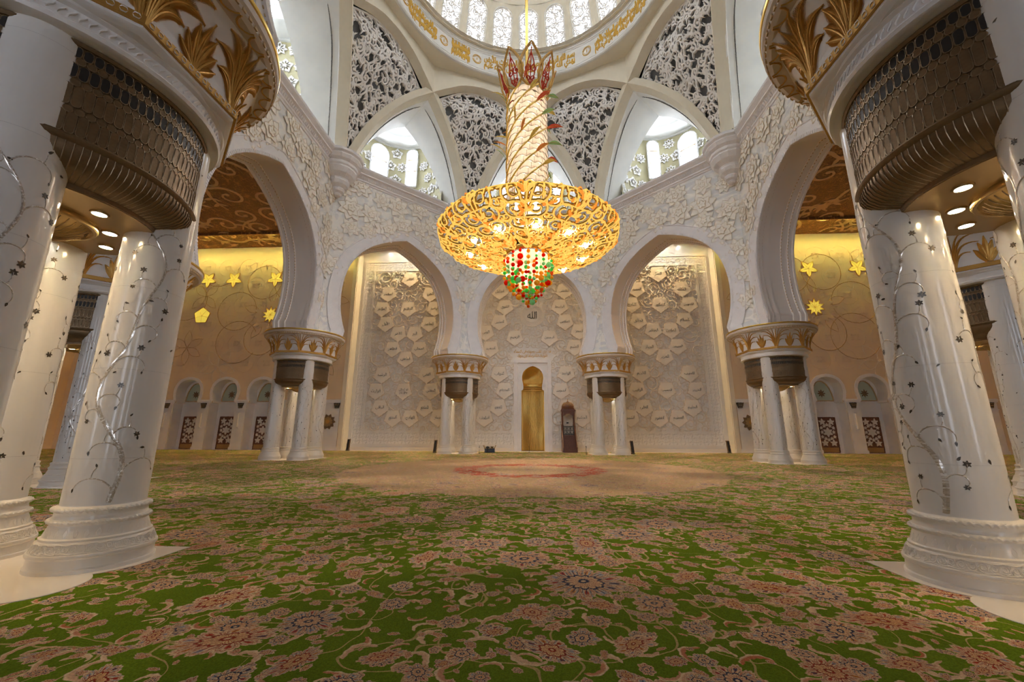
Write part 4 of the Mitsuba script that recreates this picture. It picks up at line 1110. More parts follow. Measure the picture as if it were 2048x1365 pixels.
for k in range(23):
    a0 = pi * (k + .5) / 23
    z = np.linspace(0.0, 6.2, 26)
    a = a0 + .26 * np.tanh((z - 3.0) / 1.6) * (1 - .25 * (z / 6.2) ** 2) * math.sin(a0) - .05
    a = np.clip(a, .03, pi - .03)
    add('rib', tube(np.c_[1.15 * np.cos(a), QY + .93 * np.sin(a), z], .062, 6), 'mihrab_gold', 'mihrab', True)
    e = np.linspace(-.35, 1.45, 16); a = np.clip(a0 + .75 * (e + .35) / 1.8 - .25, .02, pi - .02)
    add('hood_rib', tube(np.c_[1.12 * np.cos(a) * np.cos(e), QY + .86 * np.sin(a) * np.cos(e), 7.45 + 1.38 * np.sin(e)], np.linspace(.07, .03, 16), 5), 'mihrab_gold', 'mihrab', True)
    for zz, r in ((6.30, .085), (6.52, .07), (6.70, .075)):
        s = trimesh.creation.icosphere(1, r)
        add('bead', (np.array(s.vertices) + [1.12 * math.cos(a0) * (1 if zz < 6.4 else .93), QY + .9 * math.sin(a0), zz], np.array(s.faces)), 'mihrab_gold', 'mihrab', True)

# ---- returns and the golden side walls
_nh = np.array([(1.46, 0), (1.46, 4.86), (1.22, 4.9), (1.20, 5.12), (1.30, 5.5), (1.38, 6.0), (1.33, 6.45), (1.12, 6.9), (.72, 7.24), (0, 7.42)])
_nt = np.r_[0, np.cumsum(np.linalg.norm(np.diff(_nh[3:], axis=0), axis=1))]; _nq = np.linspace(0, _nt[-1], 12)
_nn = np.vstack([_nh[:3], np.stack([_PI(_nt, _nh[3:, 0])(_nq), _PI(_nt, _nh[3:, 1])(_nq)], 1)])
NICHE = Polygon(np.vstack([_nn, (_nn * [-1, 1])[::-1][1:]])).buffer(0)
NXL = [-29.15, -33.3, -37.46, -41.6]; NXR = [29.3, 33.5, 37.7, 41.9]
_line = np.vstack([_nn, (_nn * [-1, 1])[::-1][1:]])
NREV = P(grid(np.array([[(x, z, d) for d in (0, GY - BY)] for x, z in _line])), 'marble', 30)
NBAND = P(extr(NICHE.buffer(.30).difference(NICHE).intersection(sbox(-3, 5.1, 3, 9)), .07), 'band_marble')
NBACK = P(flat(sbox(-1.7, -.03, 1.7, 7.6), GY - BY), 'marble')
_fan = unary_union([Polygon([(1.0 * math.cos(a), 1.9 * math.sin(a) ** 1.1) for a in np.linspace(0, pi, 25)])])
FAN = P(extr(_fan, .04), 'fanlight'); FANF = P(extr(_fan.buffer(.09).difference(_fan), .12), 'petal_edge'); FANS = P(extr(flower_poly(8, .42, .07), .06), 'bronze')
_dl = sbox(-.83, 0, .83, 3.42)
DOOR = P(extr(_dl, .08), 'wood'); DOORP = P(extr(sbox(-.80, .06, .80, .52), .10), 'brass'); DOORF = P(extr(_dl.buffer(.06).difference(_dl).intersection(sbox(-2, 0, 2, 4)), .12), 'wood')
_ds = []
for x, z, R, n in ((-.42, 3.0, .36, 5), (.42, 3.0, .36, 5), (0, 2.0, .50, 6), (-.42, .95, .36, 5), (.42, .95, .36, 5)):
    _ds.append((flower_poly(n, R, R * .26), x, z))
for x, z in ((0, 2.72), (0, 1.25), (-.58, 2.42), (.58, 2.42), (-.58, 1.55), (.58, 1.55), (-.28, 2.6), (.28, 2.6), (-.28, 1.38), (.28, 1.38), (-.55, 2.0), (.55, 2.0)):
    _ds.append((flower_poly(5, .19, .05), x, z))
DSTAR = [(P(extr(g, .03, .08), 'star_inlay'), x, z) for g, x, z in _ds]
PIL = P(cat([bbox(-.60, 0, .0, .60, 4.86, .10), bbox(-.66, 0, .0, .66, .3, .16), bbox(-.66, 4.1, .0, .66, 4.2, .14)]), 'marble')
IMPO = P(cat([bbox(-.72, 4.86, .0, .72, 5.0, .16), bbox(-.78, 5.0, 0, .78, 5.12, .2), bbox(-.72, 5.12, 0, .72, 5.2, .14)]), 'band_marble')
LOUV = [P(extr(Polygon([(-.18, 4.3), (.18, 4.3), (.34, 4.84), (-.34, 4.84)]), .16), 'bronze_dark'), P(cat([bbox(-.19 - k * .05, 4.33 + k * .17, .1, .19 + k * .05, 4.39 + k * .17, .2) for k in range(3)]), 'bronze_edge')]


def lit_star():
    g = unary_union([leafpoly((0, 0), pi / 2 + pi + k * 2 * pi / 5, .95, .24) for k in range(5)])
    return g


STARS = {'flower': unary_union([lit_star(), Point(0, 0).buffer(.3)]), 'ten': star(10, .95, .50), 'pent': Polygon([(1.0 * math.cos(a), 1.0 * math.sin(a)) for a in pi / 2 + np.arange(5) * 2 * pi / 5]).buffer(-.12).buffer(.10)}


def vesica(L, w):
    t = np.linspace(0, 1, 14); return np.vstack([np.stack([t * L, w * np.sin(pi * t)], 1), np.stack([t * L, -w * np.sin(pi * t)], 1)[::-1][1:-1]])


_mot = []
for i in range(3):
    for j in range(3):
        if (i, j) != (1, 1):
            _mot.append(tr(extr(Polygon([(.15, 0), (0, .11), (-.15, 0), (0, -.11)]).difference(Polygon([(.09, 0), (0, .06), (-.09, 0), (0, -.06)])), .03), move((i - 1) * .30, (j - 1) * .24)))
for a in (35, 145, 215, 325):
    _mot.append(tr(boxm((.3, 0, .02), (.36, .03, .04)), rotz(a)))
_tt2 = np.linspace(0, 2 * pi, 25)[:-1]
_mot.append(tube(np.c_[1.02 * np.cos(_tt2), 1.02 * np.sin(_tt2), np.full(24, .005)], .014, 3, True))
MOTIF = P(cat(_mot), 'petal_tan')
for side, sx, NX in (('left', -1, NXL), ('right', 1, NXR)):
    w = f'wall_outer_{side}'
    struct(w, f'golden lit marble wall with arched door niches at the {side}')
    xa, xb = (-52, -XQ) if sx < 0 else (XQ, 52)
    add(w, vert(flat(sbox(xa, -.03, xb, 23).difference(unary_union([affinity.translate(NICHE, x, 0) for x in NX]))), GY), 'gold_wall')
    add('return', cat([bbox(sx * XQ - .02, GY, -.03, sx * XQ + .02, QY, 23)]), 'cream_stone', w)
    add('corner_shaft', cat([bbox(sx * (XQ + .25) - .22, GY - .14, 0, sx * (XQ + .25) + .22, GY + .05, 23)]), 'cream_stone', w)
    add('trim', vert(cat([bbox(min(sx * (XQ + .5), sx * 26.9), 4.86, 0, max(sx * (XQ + .5), sx * 26.9), 5.2, .16)]), GY), 'band_marble', w)
    add('skirting', vert(cat([bbox(min(sx * XQ, sx * 27.2), 0, 0, max(sx * XQ, sx * 27.2), .34, .12)]), GY), 'marble', w)
    add('dado', vert(cat([bbox(min(sx * (XQ + .6), sx * 27.0), .34, 0, max(sx * (XQ + .6), sx * 27.0), 4.86, .05)]), GY), 'marble', w)
    for i, x in enumerate(NX):
        M = WF(GY) @ move(x)
        put('niche_reveal', NREV, w, M); put('niche_arch', NBAND, w, M); put('niche_back', NBACK, w, M)
        MB_ = WF(BY) @ move(x + sx * .10)
        k = put('fanlight', FAN, w, MB_ @ move(0, 5.16)); put('fanlight_frame', FANF, k, MB_ @ move(0, 5.16)); put('star', FANS, k, MB_ @ move(0, 5.85))
        dk = f'door_{(1 if sx < 0 else 5) + i}'
        struct(dk, 'dark wooden door with white star inlays and a brass kick plate')
        place(dk, DOOR, MB_)
        put('kick_plate', DOORP, dk, MB_); put('frame', DOORF, dk, MB_)
        for ply, dx, dz in DSTAR:
            put('star_inlay', ply, dk, MB_ @ move(dx, dz))
    for i in range(len(NX) + 1):
        x = NX[0] - sx * 2.08 if i == 0 else NX[i - 1] + sx * 2.08
        M = WF(GY) @ move(x)
        put('pilaster', PIL, w, M); put('impost', IMPO, w, M); k = put('louvre', LOUV[0], w, M); put('slats', LOUV[1], k, M)
    k = put('louvre', LOUV[0], w, WF(GY - .1) @ move(sx * 20.6)); put('slats', LOUV[1], k, WF(GY - .1) @ move(sx * 20.6))
    # gold ring inlays and star petals
    def ring(x, z, r, a0=0, a1=360, wd=.045, m='ring_gold'):
        t = np.radians(np.linspace(a0, a1, max(8, int((a1 - a0) / 8)))); c = abs(a1 - a0 - 360) < 1
        t = t[:-1] if c else t
        add('ring_inlay', vert(tube(np.c_[x + r * np.cos(t), z + r * np.sin(t), np.full(len(t), .01)], wd * .62, 4, c), GY), m, w)
    def petals(x, z, n, L, wd, a0, off=.9, m='ring_gold'):
        for k in range(n):
            a = a0 + k * 360 / n; v = vesica(L, wd) + [off, 0]
            add('petal_inlay', tr(tube(np.c_[v, np.full(len(v), .008)], .020, 4, True), WF(GY) @ move(x, z) @ rotz(a)), m, w)
    S = -sx
    c0, c1, c2 = sx * 37.45, sx * 33.3, sx * 29.4
    ring(sx * 33.4, 15.2, 2.25); ring(sx * 32.9, 11.6, 2.4, 30, 330); ring(sx * 30.6, 18.6, 2.0); ring(sx * 30.2, 12.0, 1.9, 0, 360); ring(sx * 36.2, 20.4, 2.2, 180, 360); ring(sx * 39.5, 16.5, 2.3); ring(sx * 26.4, 12.4, 2.2); ring(sx * 27.2, 18.4, 2.1)
    petals(c0, 17.0, 4, 2.0, .42, 45, 0); petals(sx * 38.6, 11.0, 6, 2.0, .42, 30, 0); petals(c2, 14.7, 5, 2.0, .42, 18, 1.3); petals(c1, 19.0, 5, 1.6, .38, 54, 1.0, 'tablet'); petals(sx * 25.2, 15.2, 5, 2.0, .5, 90, 0)
    petals(sx * 34.6, 8.9, 5, 2.1, .5, 54, 0, 'tablet'); petals(sx * 22.6, 9.3, 5, 1.9, .45, 20, 0); petals(sx * 22.3, 16.5, 5, 1.9, .45, 60, 0); petals(sx * 22.8, 4 + 1.6 + 7, 5, 1.5, .4, 100, 0, 'tablet')
    for k in range(20):
        n_in = k % 2 == 0
        add('relief_petal', tr(tr(petal_mesh(1.55 if n_in else 1.25, .30, .01, .03), move(.72, 0, 0)), WF(GY) @ move(c2, 14.7) @ rotz(18 * k)), 'petal_tan', w, True)
    for r_ in range(6):
        for c_ in range(9):
            x = sx * (21.6 + c_ * 2.5 + (1.25 if r_ % 2 else 0)); z = 9.2 + r_ * 2.25
            put('relief_motif', MOTIF, w, WF(GY) @ move(x, z))
    for kind, x, z in (('flower', c0, 19.02), ('flower', sx * 34.33, 19.0), ('flower', sx * 29.35, 18.98), ('pent', c0, 14.7), ('ten', sx * 29.38, 14.7)):
        nm = {'flower': 'five petalled', 'pent': 'pentagon shaped', 'ten': 'ten pointed'}[kind]
        pos = {c0: 'farthest out', sx * 34.33: 'middle of the top row', sx * 29.35: 'inner end of the top row'}.get(x, 'lowest')
        key = thing('wall_lamp', f'{nm} yellow lit lamp, {pos} on the {side} golden wall', 'wall lamp', f'star lamps on the golden {side} wall')
        g = STARS[kind]
        scene[key] = {**P(vert(tr(flat(g), move(x, z, .06)), GY), {'type': 'diffuse', 'reflectance': rgb(.6, .5, .1)}), 'emitter': light((1.0, .76, .10), L_STAR)}
        add('bezel', vert(tr(extr(g.buffer(.04).difference(g), .09), move(x, z)), GY), 'gold', key)
        cuts = [tube([(0, 0, .07), (.9 * math.cos(a), .9 * math.sin(a), .07)], .014, 4) for a in (pi / 2 + np.arange(10 if kind == 'ten' else 5) * 2 * pi / (10 if kind == 'ten' else 5) + pi)]
        add('leading', vert(tr(cat(cuts), move(x, z)), GY), 'gold', key)
    # ceiling cove lamp along the top of the golden wall
    key = thing('cove_lamp', f'long amber cove lamp above the {side} golden wall', 'lamp')
    xm = sx * 33
    scene[key] = {**P(tr(flat(sbox(-13, -.10, 13, .10)), frame([xm, GY - 3.4, 22.88], [1, 0, 0], [0, .85, .53], [0, .53, -.85])), 'lamp_off'), 'emitter': light((1.0, .52, .10), L_COVE)}
    add('housing', bbox(xm - 13.1, GY - 3.64, 22.74, xm + 13.1, GY - 3.50, 23.0), 'ceiling_brown', key)
    # rosette ornament beside the recess
    key = thing('wall_rosette', f'dark bronze lotus rosette behind the middle {"left" if sx < 0 else "right"} pier', 'wall ornament')
    M = WF(GY - .06) @ move(sx * 21.45, 2.9)
    for k in range(10):
        add('petal', tr(extr(leafpoly((0, 0), k * 2 * pi / 10, .82, .24), .07), M), 'bronze', key); add('petal', tr(extr(leafpoly((0, 0), (k + .5) * 2 * pi / 10, .55, .17), .06, .07), M), 'brass', key)
    add('centre', tr(extr(Point(0, 0).buffer(.2, 10), .18), M), 'gold', key)
    for i, x in enumerate(NX[:3]):
        xx = x + sx * 2.08
        key = thing('wall_bar', f'slim upright bar fitting on the {["first", "second", "third"][i]} pilaster of the {side} golden wall', 'wall fitting', f'bar fittings on the {side} pilasters')
        add('plate', bbox(xx - .10, GY - .14, 2.2, xx + .10, GY - .10, 3.9), 'band_marble', key)
        add('bar', tube([(xx, GY - .22, 2.3), (xx, GY - .22, 3.8)], .06, 8), 'lamp_off', key); add('cap', cat([bbox(xx - .07, GY - .28, z, xx + .07, GY - .1, z + .06) for z in (2.24, 3.8)]), 'steel', key)

# ---- remaining outer walls, windows of the entrance side
struct('wall_entrance', 'pale wall of the entrance side behind the camera with tall windows'); add('wall_entrance', bbox(-52, -46.3, 0, 52, -46, 23), 'gold_wall')
for s_, nme in ((-1, 'wall_side_left'), (1, 'wall_side_right')):
    struct(nme, f'pale side wall of the outer aisle'); add(nme, bbox(s_ * 52 - .1, -46, 0, s_ * 52 + .1, 22, 23), 'gold_wall')
for i, x in enumerate((-38, -21, -7.0, 7.0, 21, 38)):
    nwin += 1; wk = f'window_{nwin:03d}'; struct(wk, 'tall bright entrance window behind the camera')
    a = arched(1.5, 13.0)
    M = frame([x, -45.98, .6], [-1, 0, 0], [0, 0, 1], [0, 1, 0])
    put('pane', {**P(flat(a, .02), 'lamp_off'), 'emitter': light(DAY, L_ENTRANCE)}, wk, M); add('frame', extr(a.buffer(.2).difference(a), .2), 'bronze', wk, False, M)
    add('mullion', cat([bbox(-.04, 0, .03, .04, 12.9, .1)] + [bbox(-1.5, z, .03, 1.5, z + .07, .1) for z in (2, 4, 6, 8)]), 'bronze', wk, False, M)

# ---- aisle ceiling
struct('ceiling', 'dark brown aisle ceiling with pale gilt scrolls')
add('ceiling', tr(flat(sbox(-52, -46, 52, 22.1).difference(_oct(AP + TW - .05))), move(z=23.0) @ np.diag([1, 1, -1, 1.0]) @ np.eye(4)), 'ceiling_brown')
rng = random.Random(9)
_creg = unary_union([sbox(-46, -6, -18.0, 20.3), sbox(18.0, -6, 46, 20.3), sbox(-20, 17.9, 20, 21.6)]).difference(_oct(AP + TW + .2))
for x, y in poisson(_creg, 2.35, rng, 2600):
    d = rng.choice((-1, 1)); a0 = rng.uniform(0, 2 * pi); r = rng.uniform(1.1, 1.55)
    sp = spiral(0, 0, r, a0, d, 1.05, 22, .2); o = np.array([math.cos(a0), math.sin(a0)]); tg = np.array([o[1], -o[0]]) * d
    s = np.linspace(0, 1, 10)[:, None]; st = sp[0] + tg * s * 2.6 + o * s * s * 1.3
    shp = [ribbon(sp, np.linspace(.15, .07, 22)), ribbon(st, np.linspace(.15, .06, 10)), Point(sp[-1]).buffer(.2, 6)]
    for k in (3, 6):
        a = math.atan2(*(st[k] - st[k - 1])[::-1])
        shp += [leafpoly(st[k], a + .8, .95, .17, .2), leafpoly(st[k], a - .8, .8, .14, -.2)]
    g = affinity.translate(unary_union(shp), x, y).intersection(_creg)
    if g.area > .05:
        add('scroll_relief', tr(extr(g.simplify(.01), .05), move(z=22.95)), 'ceiling_scroll', 'ceiling')
for i, x in enumerate((-17, -15.5, -14, -12.5, -11, 17, 15.5, 14, 12.5, 11, -1.6, 1.6)):
    y = 20.75
    where = 'above the left of the end wall' if x < -5 else 'above the right of the end wall' if x > 5 else 'above the middle of the end wall'
    rank = (['leftmost', 'second', 'third', 'fourth', 'fifth', 'rightmost', 'fourth', 'third', 'second', 'leftmost'] + ['left', 'right'])[i]
    key = thing('ceiling_lamp', f'{rank} small round warm downlight {where}', 'ceiling lamp', f'downlights {where}')
    scene[key] = {**P(tr(flat(Point(0, 0).buffer(.16, 8)), move(x, y, 22.90) @ np.diag([1, -1, -1, 1.0])), 'lamp_off'), 'emitter': light(WARM, L_SPOT)}
    add('bezel', tr(lathe([(.17, 0), (.17, .1), (.23, .1), (.23, -.02), (.17, -.02)], 20), move(x, y, 22.9)), 'brass', key)


# ================================================================== PIERS: COLUMNS, CAPITALS
CX, CY = 6.872, 16.59
PIERS = {'NL': (-CX, -CY), 'NR': (CX, -CY), 'WL': (-CY, -CX), 'WR': (CY, -CX), 'ML': (-CY, CX), 'MR': (CY, CX), 'FL': (-CX, CY), 'FR': (CX, CY)}
PTEXT = {'NL': 'the nearest left pier', 'NR': 'the nearest right pier', 'WL': 'the shaded pier behind at far left', 'WR': 'the shaded pier behind at far right',
         'ML': 'the middle left pier', 'MR': 'the middle right pier',
         'FL': 'the pier left of the golden niche', 'FR': 'the pier beside the dark pulpit'}
S_ = 0.99
NEAR = ('NL', 'NR', 'WL', 'WR')
BASE_PROF = [(.675, -.02), (.675, .05), (.655, .065), (.65, .17), (.672, .185), (.678, .205), (.672, .23), (.65, .24), (.60, .36), (.585, .372), (.588, .40), (.56, .415), (.522, .535), (.513, .56), (.535, .585), (.538, .60), (.53, .622), (.508, .635),
             (.497, .67), (.495, .70), (.512, .728), (.515, .75), (.508, .775), (.478, .785), (.462, .80)]
BASE_N = P(lathe(BASE_PROF, 72), 'base_marble', 40)
BASE_F = P(lathe(BASE_PROF[::2] + [BASE_PROF[-1]], 28), 'base_marble', 40)
RAD_Z = lambda z: .462 - .020 * (z - .8) / 6.0
SHAFT_N = P(lathe([(RAD_Z(z), z) for z in (.79, 2, 3.5, 5, 6.85)], 72), 'column_marble', True)
SHAFT_F = P(lathe([(RAD_Z(z), z) for z in (.79, 3, 6.85)], 32), 'column_marble', True)


def rope(R, z, r, twists):
    u = np.linspace(0, 2 * pi, 6 * twists + 1)[:-1]; v = np.linspace(0, 2 * pi, 9)[:-1]
    U, V = np.meshgrid(u, v, indexing='ij'); m = r * (1 + .42 * np.cos(V + U * twists))
    v_, f_ = grid(np.stack([(R + m * np.cos(V)) * np.cos(U), (R + m * np.cos(V)) * np.sin(U), z + m * np.sin(V)], -1), True, True)
    return v_, f_


ROPES = [P(rope(.508, .752, .024, 46), 'base_marble', True), P(rope(.530, .603, .021, 48), 'base_marble', True)]
_b = []
for k in range(46):
    a = k * 2 * pi / 46; t = np.linspace(0, 2 * pi, 9)[:-1]
    for r in (.040, .018):
        th = a + r * np.cos(t) / .63; zz = .30 + r * 1.15 * np.sin(t); rr = .655 - (zz - .24) * .42
        _b.append(tube(np.stack([rr * np.cos(th), rr * np.sin(th), zz], 1), .0065, 3, True))
for sg in (-1, 1):
    th = np.linspace(0, 2 * pi, 139)[:-1]; zz = .30 + sg * (.05 + .006 * np.cos(th * 46 * .5)); rr = .657 - (zz - .24) * .42
    _b.append(tube(np.stack([rr * np.cos(th), rr * np.sin(th), zz], 1), .006, 3, True))
CARVED = P(cat(_b), 'base_marble')
_b = []
for k in range(30):
    a = k * 2 * pi / 30; s = np.linspace(0, 1, 9)
    for sg in (-1, 1):
        th = a + sg * .052 * np.sin(pi * s) * (1 - .3 * s); zz = .425 + .10 * s; rr = .560 - (zz - .415) * .33
        _b.append(tube(np.stack([rr * np.cos(th), rr * np.sin(th), zz], 1), .005, 3))
LEAFBAND = P(cat(_b), 'base_marble')


def on_shaft(v):
    v = np.asarray(v, float); r = RAD_Z(v[:, 1]) + v[:, 2]; th = v[:, 0] / .46
    return np.stack([r * np.cos(th), r * np.sin(th), v[:, 1]], 1)


def strip(c, w, h=.003):
    c = np.asarray(c, float); t = np.gradient(c, axis=0); t /= np.linalg.norm(t, axis=1, keepdims=True) + 1e-9
    n = np.stack([-t[:, 1], t[:, 0]], 1) * np.broadcast_to(w, (len(c),))[:, None]
    v, f = grid(np.stack([np.c_[c + n, np.full(len(c), h)], np.c_[c, np.full(len(c), h + .003)], np.c_[c - n, np.full(len(c), h)]], 0))
    return on_shaft(v), f


def vines(seed):
    rng = random.Random(seed); ms, fl, lf = [], [], []
    C = 2 * pi * .46
    for st in range(3):
        s0 = st * C / 3; z = np.linspace(.83, 5.35, 70); ph = rng.uniform(0, 6)
        s = s0 + .20 * np.sin((z - .83) * 2.0 + ph) - .20 * math.sin(ph) + .07 * np.sin(z * 4.3 + ph)
        ms.append(strip(np.c_[s, z], np.linspace(.032, .010, 70)))
        d = 1
        for zb in np.arange(.98, 5.2, .25):
            i = int(np.argmin(np.abs(z - zb))); d = -d
            L = rng.uniform(.28, .46); o = np.array([s[i], z[i]])
            q = np.linspace(0, 1, 20); a = pi / 2 - d * .35 - d * q * rng.uniform(2.2, 3.9)
            c = o + np.cumsum(np.stack([np.cos(a), np.sin(a)], 1) * (L / 12 * (1 - .45 * q))[:, None], 0)
            c = np.vstack([o, c]); ms.append(strip(c, np.linspace(.011, .004, 21)))
            fl.append((c[-1], rng.uniform(0, 360))) if rng.random() < .45 else lf.append((c[-1], math.degrees(a[-1])))
            m = c[10]; a2 = a[9] + d * 1.3; L2 = .14
            c2 = m + np.linspace(0, 1, 8)[:, None] * np.array([math.cos(a2), math.sin(a2)]) * L2 + np.linspace(0, 1, 8)[:, None] ** 2 * np.array([-math.sin(a2), math.cos(a2)]) * .06 * d
            ms.append(strip(c2, np.linspace(.007, .003, 8)))
            (lf if rng.random() < .6 else fl).append((c2[-1], rng.uniform(0, 360)))
    for _ in range(26):
        lf.append((np.array([rng.uniform(0, C), rng.uniform(1, 6.2)]), rng.uniform(0, 360)))
    return cat(ms), fl, lf


_ff = flat(flower_poly(6, .075, .02)); _lf = flat(leafpoly((0, 0), 0, .095, .024, .25))
INLAY = []
for _s in (3, 8):
    vm, fl, lf = vines(_s)
    smalls = []
    for (c, a), m, sc in [(q, _ff, .48) for q in fl] + [(q, _lf, .48) for q in lf]:
        v = tr(m, rotz(a) @ scal(sc))[0] + [c[0], c[1], .006]
        smalls.append((on_shaft(v), m[1]))
    INLAY.append((P(vm, 'shell_inlay'), fl, lf, P(cat(smalls), 'dark_inlay')))
FLO, LEA = P(_ff, 'dark_inlay'), P(_lf, 'dark_inlay')
PLACE = {(-1, -1): 'front left', (1, -1): 'front right', (-1, 1): 'rear left', (1, 1): 'rear right'}
for pk, (px, py) in PIERS.items():
    near = pk in NEAR
    for (sx, sy), wtext in PLACE.items():
        shade = {'NL': 'white column with silvery vine inlay', 'NR': 'white column with silvery vine inlay', 'WL': 'shaded marble column', 'WR': 'shaded marble column'}.get(pk, 'white column dotted with flowers')
        key = thing('column', f'{shade}, {wtext} of the four in {PTEXT[pk]}', 'column', f'four columns of {PTEXT[pk]}')
        x, y = px + sx * S_, py + sy * S_
        look = math.degrees(math.atan2(EYE[1] - y, EYE[0] - x))
        var = 0 if (sx * sy) < 0 else 1
        M = move(x, y) @ rotz(look + {('NL', 1, 1): 12, ('NR', -1, 1): -10}.get((pk, sx, sy), 40 * sx + 25 * sy))
        put('shaft', SHAFT_N if near else SHAFT_F, key, M)
        b = put('base', BASE_N if near else BASE_F, key, M)
        if pk in ('NL', 'NR'):
            for r_ in ROPES:
                put('rope_moulding', r_, b, M)
            put('carved_band', CARVED, b, M); put('leaf_band', LEAFBAND, b, M)
        v, fl, lf, sm = INLAY[var]
        put('vine_inlay', v, key, M)
        if pk in ('NL', 'NR') and sy > 0 or pk in ('NL', 'NR') and sx == (1 if pk == 'NL' else -1):
            for name_, lst, ply in (('flower_inlay', fl, FLO), ('leaf_inlay', lf, LEA)):
                for c, a in lst:
                    th = c[0] / .46; r = RAD_Z(c[1]) + .004
                    put(name_, ply, key, M @ frame([r * math.cos(th), r * math.sin(th), c[1]], [-math.sin(th), math.cos(th), 0], [0, 0, 1], [math.cos(th), math.sin(th), 0]) @ rotz(a) @ scal(.58 + .10 * math.sin(c[1] * 9)))
        else:
            lab(put('flower_inlays', sm, key, M), None, None, None, 'stuff')

# ---- marble slabs in the carpet round the columns
_slab = unary_union([Point(sx, sy).buffer(.78, 16) for sx in (-1, 1) for sy in (-1, 1)] + [Point(c * 1.27, s * 1.27).buffer(.56, 12) for c, s in ((1, 0), (-1, 0), (0, 1), (0, -1))] + [sbox(-1.42, -1.42, 1.42, 1.42)]
                    + [Polygon([(sx * 1.75, sy * 1.78), (sx * 1.77, sy * .85), (sx * .85, sy * 1.77)]) for sx in (-1, 1) for sy in (-1, 1)])
SLAB = P(extr(_slab, .026, -.018), 'floor_marble')
for pk, c in PIERS.items():
    put('pier_slab', SLAB, 'floor', move(*c))
add('carpet', extr(_cz.difference(unary_union([affinity.translate(_slab, *c) for c in PIERS.values()])), .024, -.024), 'carpet')

# ---- capitals
def octloft(prof):
    a = np.radians(22.5 + 45 * np.arange(8))
    Q = np.array([[(ap / math.cos(pi / 8) * math.cos(t), ap / math.cos(pi / 8) * math.sin(t), z) for ap, z in prof] for t in a])
    return grid(Q, True, False)


_bz = [7.30, 7.5, 7.7, 7.85, 8.0, 8.1, 8.2, 8.28, 8.36]; _ba = [1.97, 1.985, 2.02, 2.06, 2.12, 2.175, 2.245, 2.31, 2.38]
bell_a = lambda z: np.interp(z, _bz, _ba)
NECK = P(cat([lathe([(0, 6.70), (1.88, 6.70), (1.95, 6.73), (1.97, 6.78), (1.94, 6.82), (1.93, 6.99), (1.98, 7.02), (2.0, 7.06), (1.9, 7.06)], 64), octloft([(1.5, 7.03), (1.95, 7.03), (2.0, 7.06), (2.03, 7.10), (2.03, 7.14), (1.9, 7.14)])]), 'marble', 30)
MEANDER = P(octloft([(2.0, 7.14), (2.07, 7.15), (2.08, 7.27), (2.02, 7.30), (1.9, 7.30)]), 'gold')
BELL = P(octloft(list(zip(_ba, _bz))), 'marble')
RIM = P(lathe([(2.2, 8.345), (2.56, 8.35), (2.63, 8.40), (2.64, 8.46), (2.685, 8.5), (2.69, 8.62), (2.64, 8.66), (2.64, 8.72), (0, 8.76)], 72), 'rim_stone', 30)
GRIM = P(lathe([(2.64, 8.655), (2.70, 8.66), (2.71, 8.70), (2.69, 8.745), (2.60, 8.765)], 72), 'gold_bright', 30)
_d = []
for k in range(110):
    _d.append(tr(boxm((2.635, 0, 8.43), (.04, .075, .06)), rotz(k * 360 / 110)))
RDENT = P(cat(_d), 'petal_edge')
_d = []
for k in range(44):
    t = np.linspace(0, pi, 8); a = (k + .5) * 2 * pi / 44 + .064 * np.cos(t); r = 2.60 - .17 * np.sin(t)
    _d.append(tube(np.stack([r * np.cos(a), r * np.sin(a), np.full(8, 8.345)], 1), .018, 4))
SCAL = P(cat(_d), 'gold')
_d = []
for k in range(130):
    s = np.linspace(-1, 1, 6); a = k * 2 * pi / 130 + .016 * np.sin(s * 2.2); _d.append(tube(np.stack([1.945 * np.cos(a), 1.945 * np.sin(a), 6.905 + .062 * s], 1), [.006, .012, .014, .014, .012, .006], 4))
LSTRIP = P(cat(_d), 'marble')
_d = []
for k in range(104):
    sd = k // 13; u = (k % 13 - 6) * .128; t = np.linspace(0, 2 * pi, 7)[:-1]
    _d.append(tr(tube(np.c_[np.full(6, 2.083), u + .045 * np.cos(t), 7.212 + .042 * np.sin(t)], .010, 3, True), rotz(sd * 45)))
MBEAD = P(cat(_d), 'marble')


def on_bell(u, z, h):
    return np.stack([bell_a(z) + h, u, z], -1)


def bez(p0, p1, p2, n):
    t = np.linspace(0, 1, n)[:, None]; return (1 - t) ** 2 * np.array(p0) + 2 * t * (1 - t) * np.array(p1) + t * t * np.array(p2)


CORNER_FR = [((0, 7.31), (0, 7.8), (0, 8.33)), ((.02, 7.31), (.05, 7.95), (.20, 8.33)), ((.04, 7.31), (.10, 8.15), (.48, 8.34)), ((.05, 7.31), (.16, 8.32), (.80, 8.27)), ((.06, 7.31), (.20, 8.18), (.76, 8.02)), ((.06, 7.31), (.20, 7.86), (.50, 7.74))]
CORNER_FR = CORNER_FR + [tuple((-x, z) for x, z in f) for f in CORNER_FR[1:]]
LOTUS_FR = [((0, 7.32), (0, 7.7), (0, 8.14)), ((.02, 7.32), (.05, 7.7), (.16, 7.98)), ((.04, 7.32), (.14, 7.6), (.28, 7.78)), ((.05, 7.32), (.18, 7.46), (.34, 7.58))]
LOTUS_FR = LOTUS_FR + [tuple((-x, z) for x, z in f) for f in LOTUS_FR[1:]]
TAN = math.tan(pi / 8)


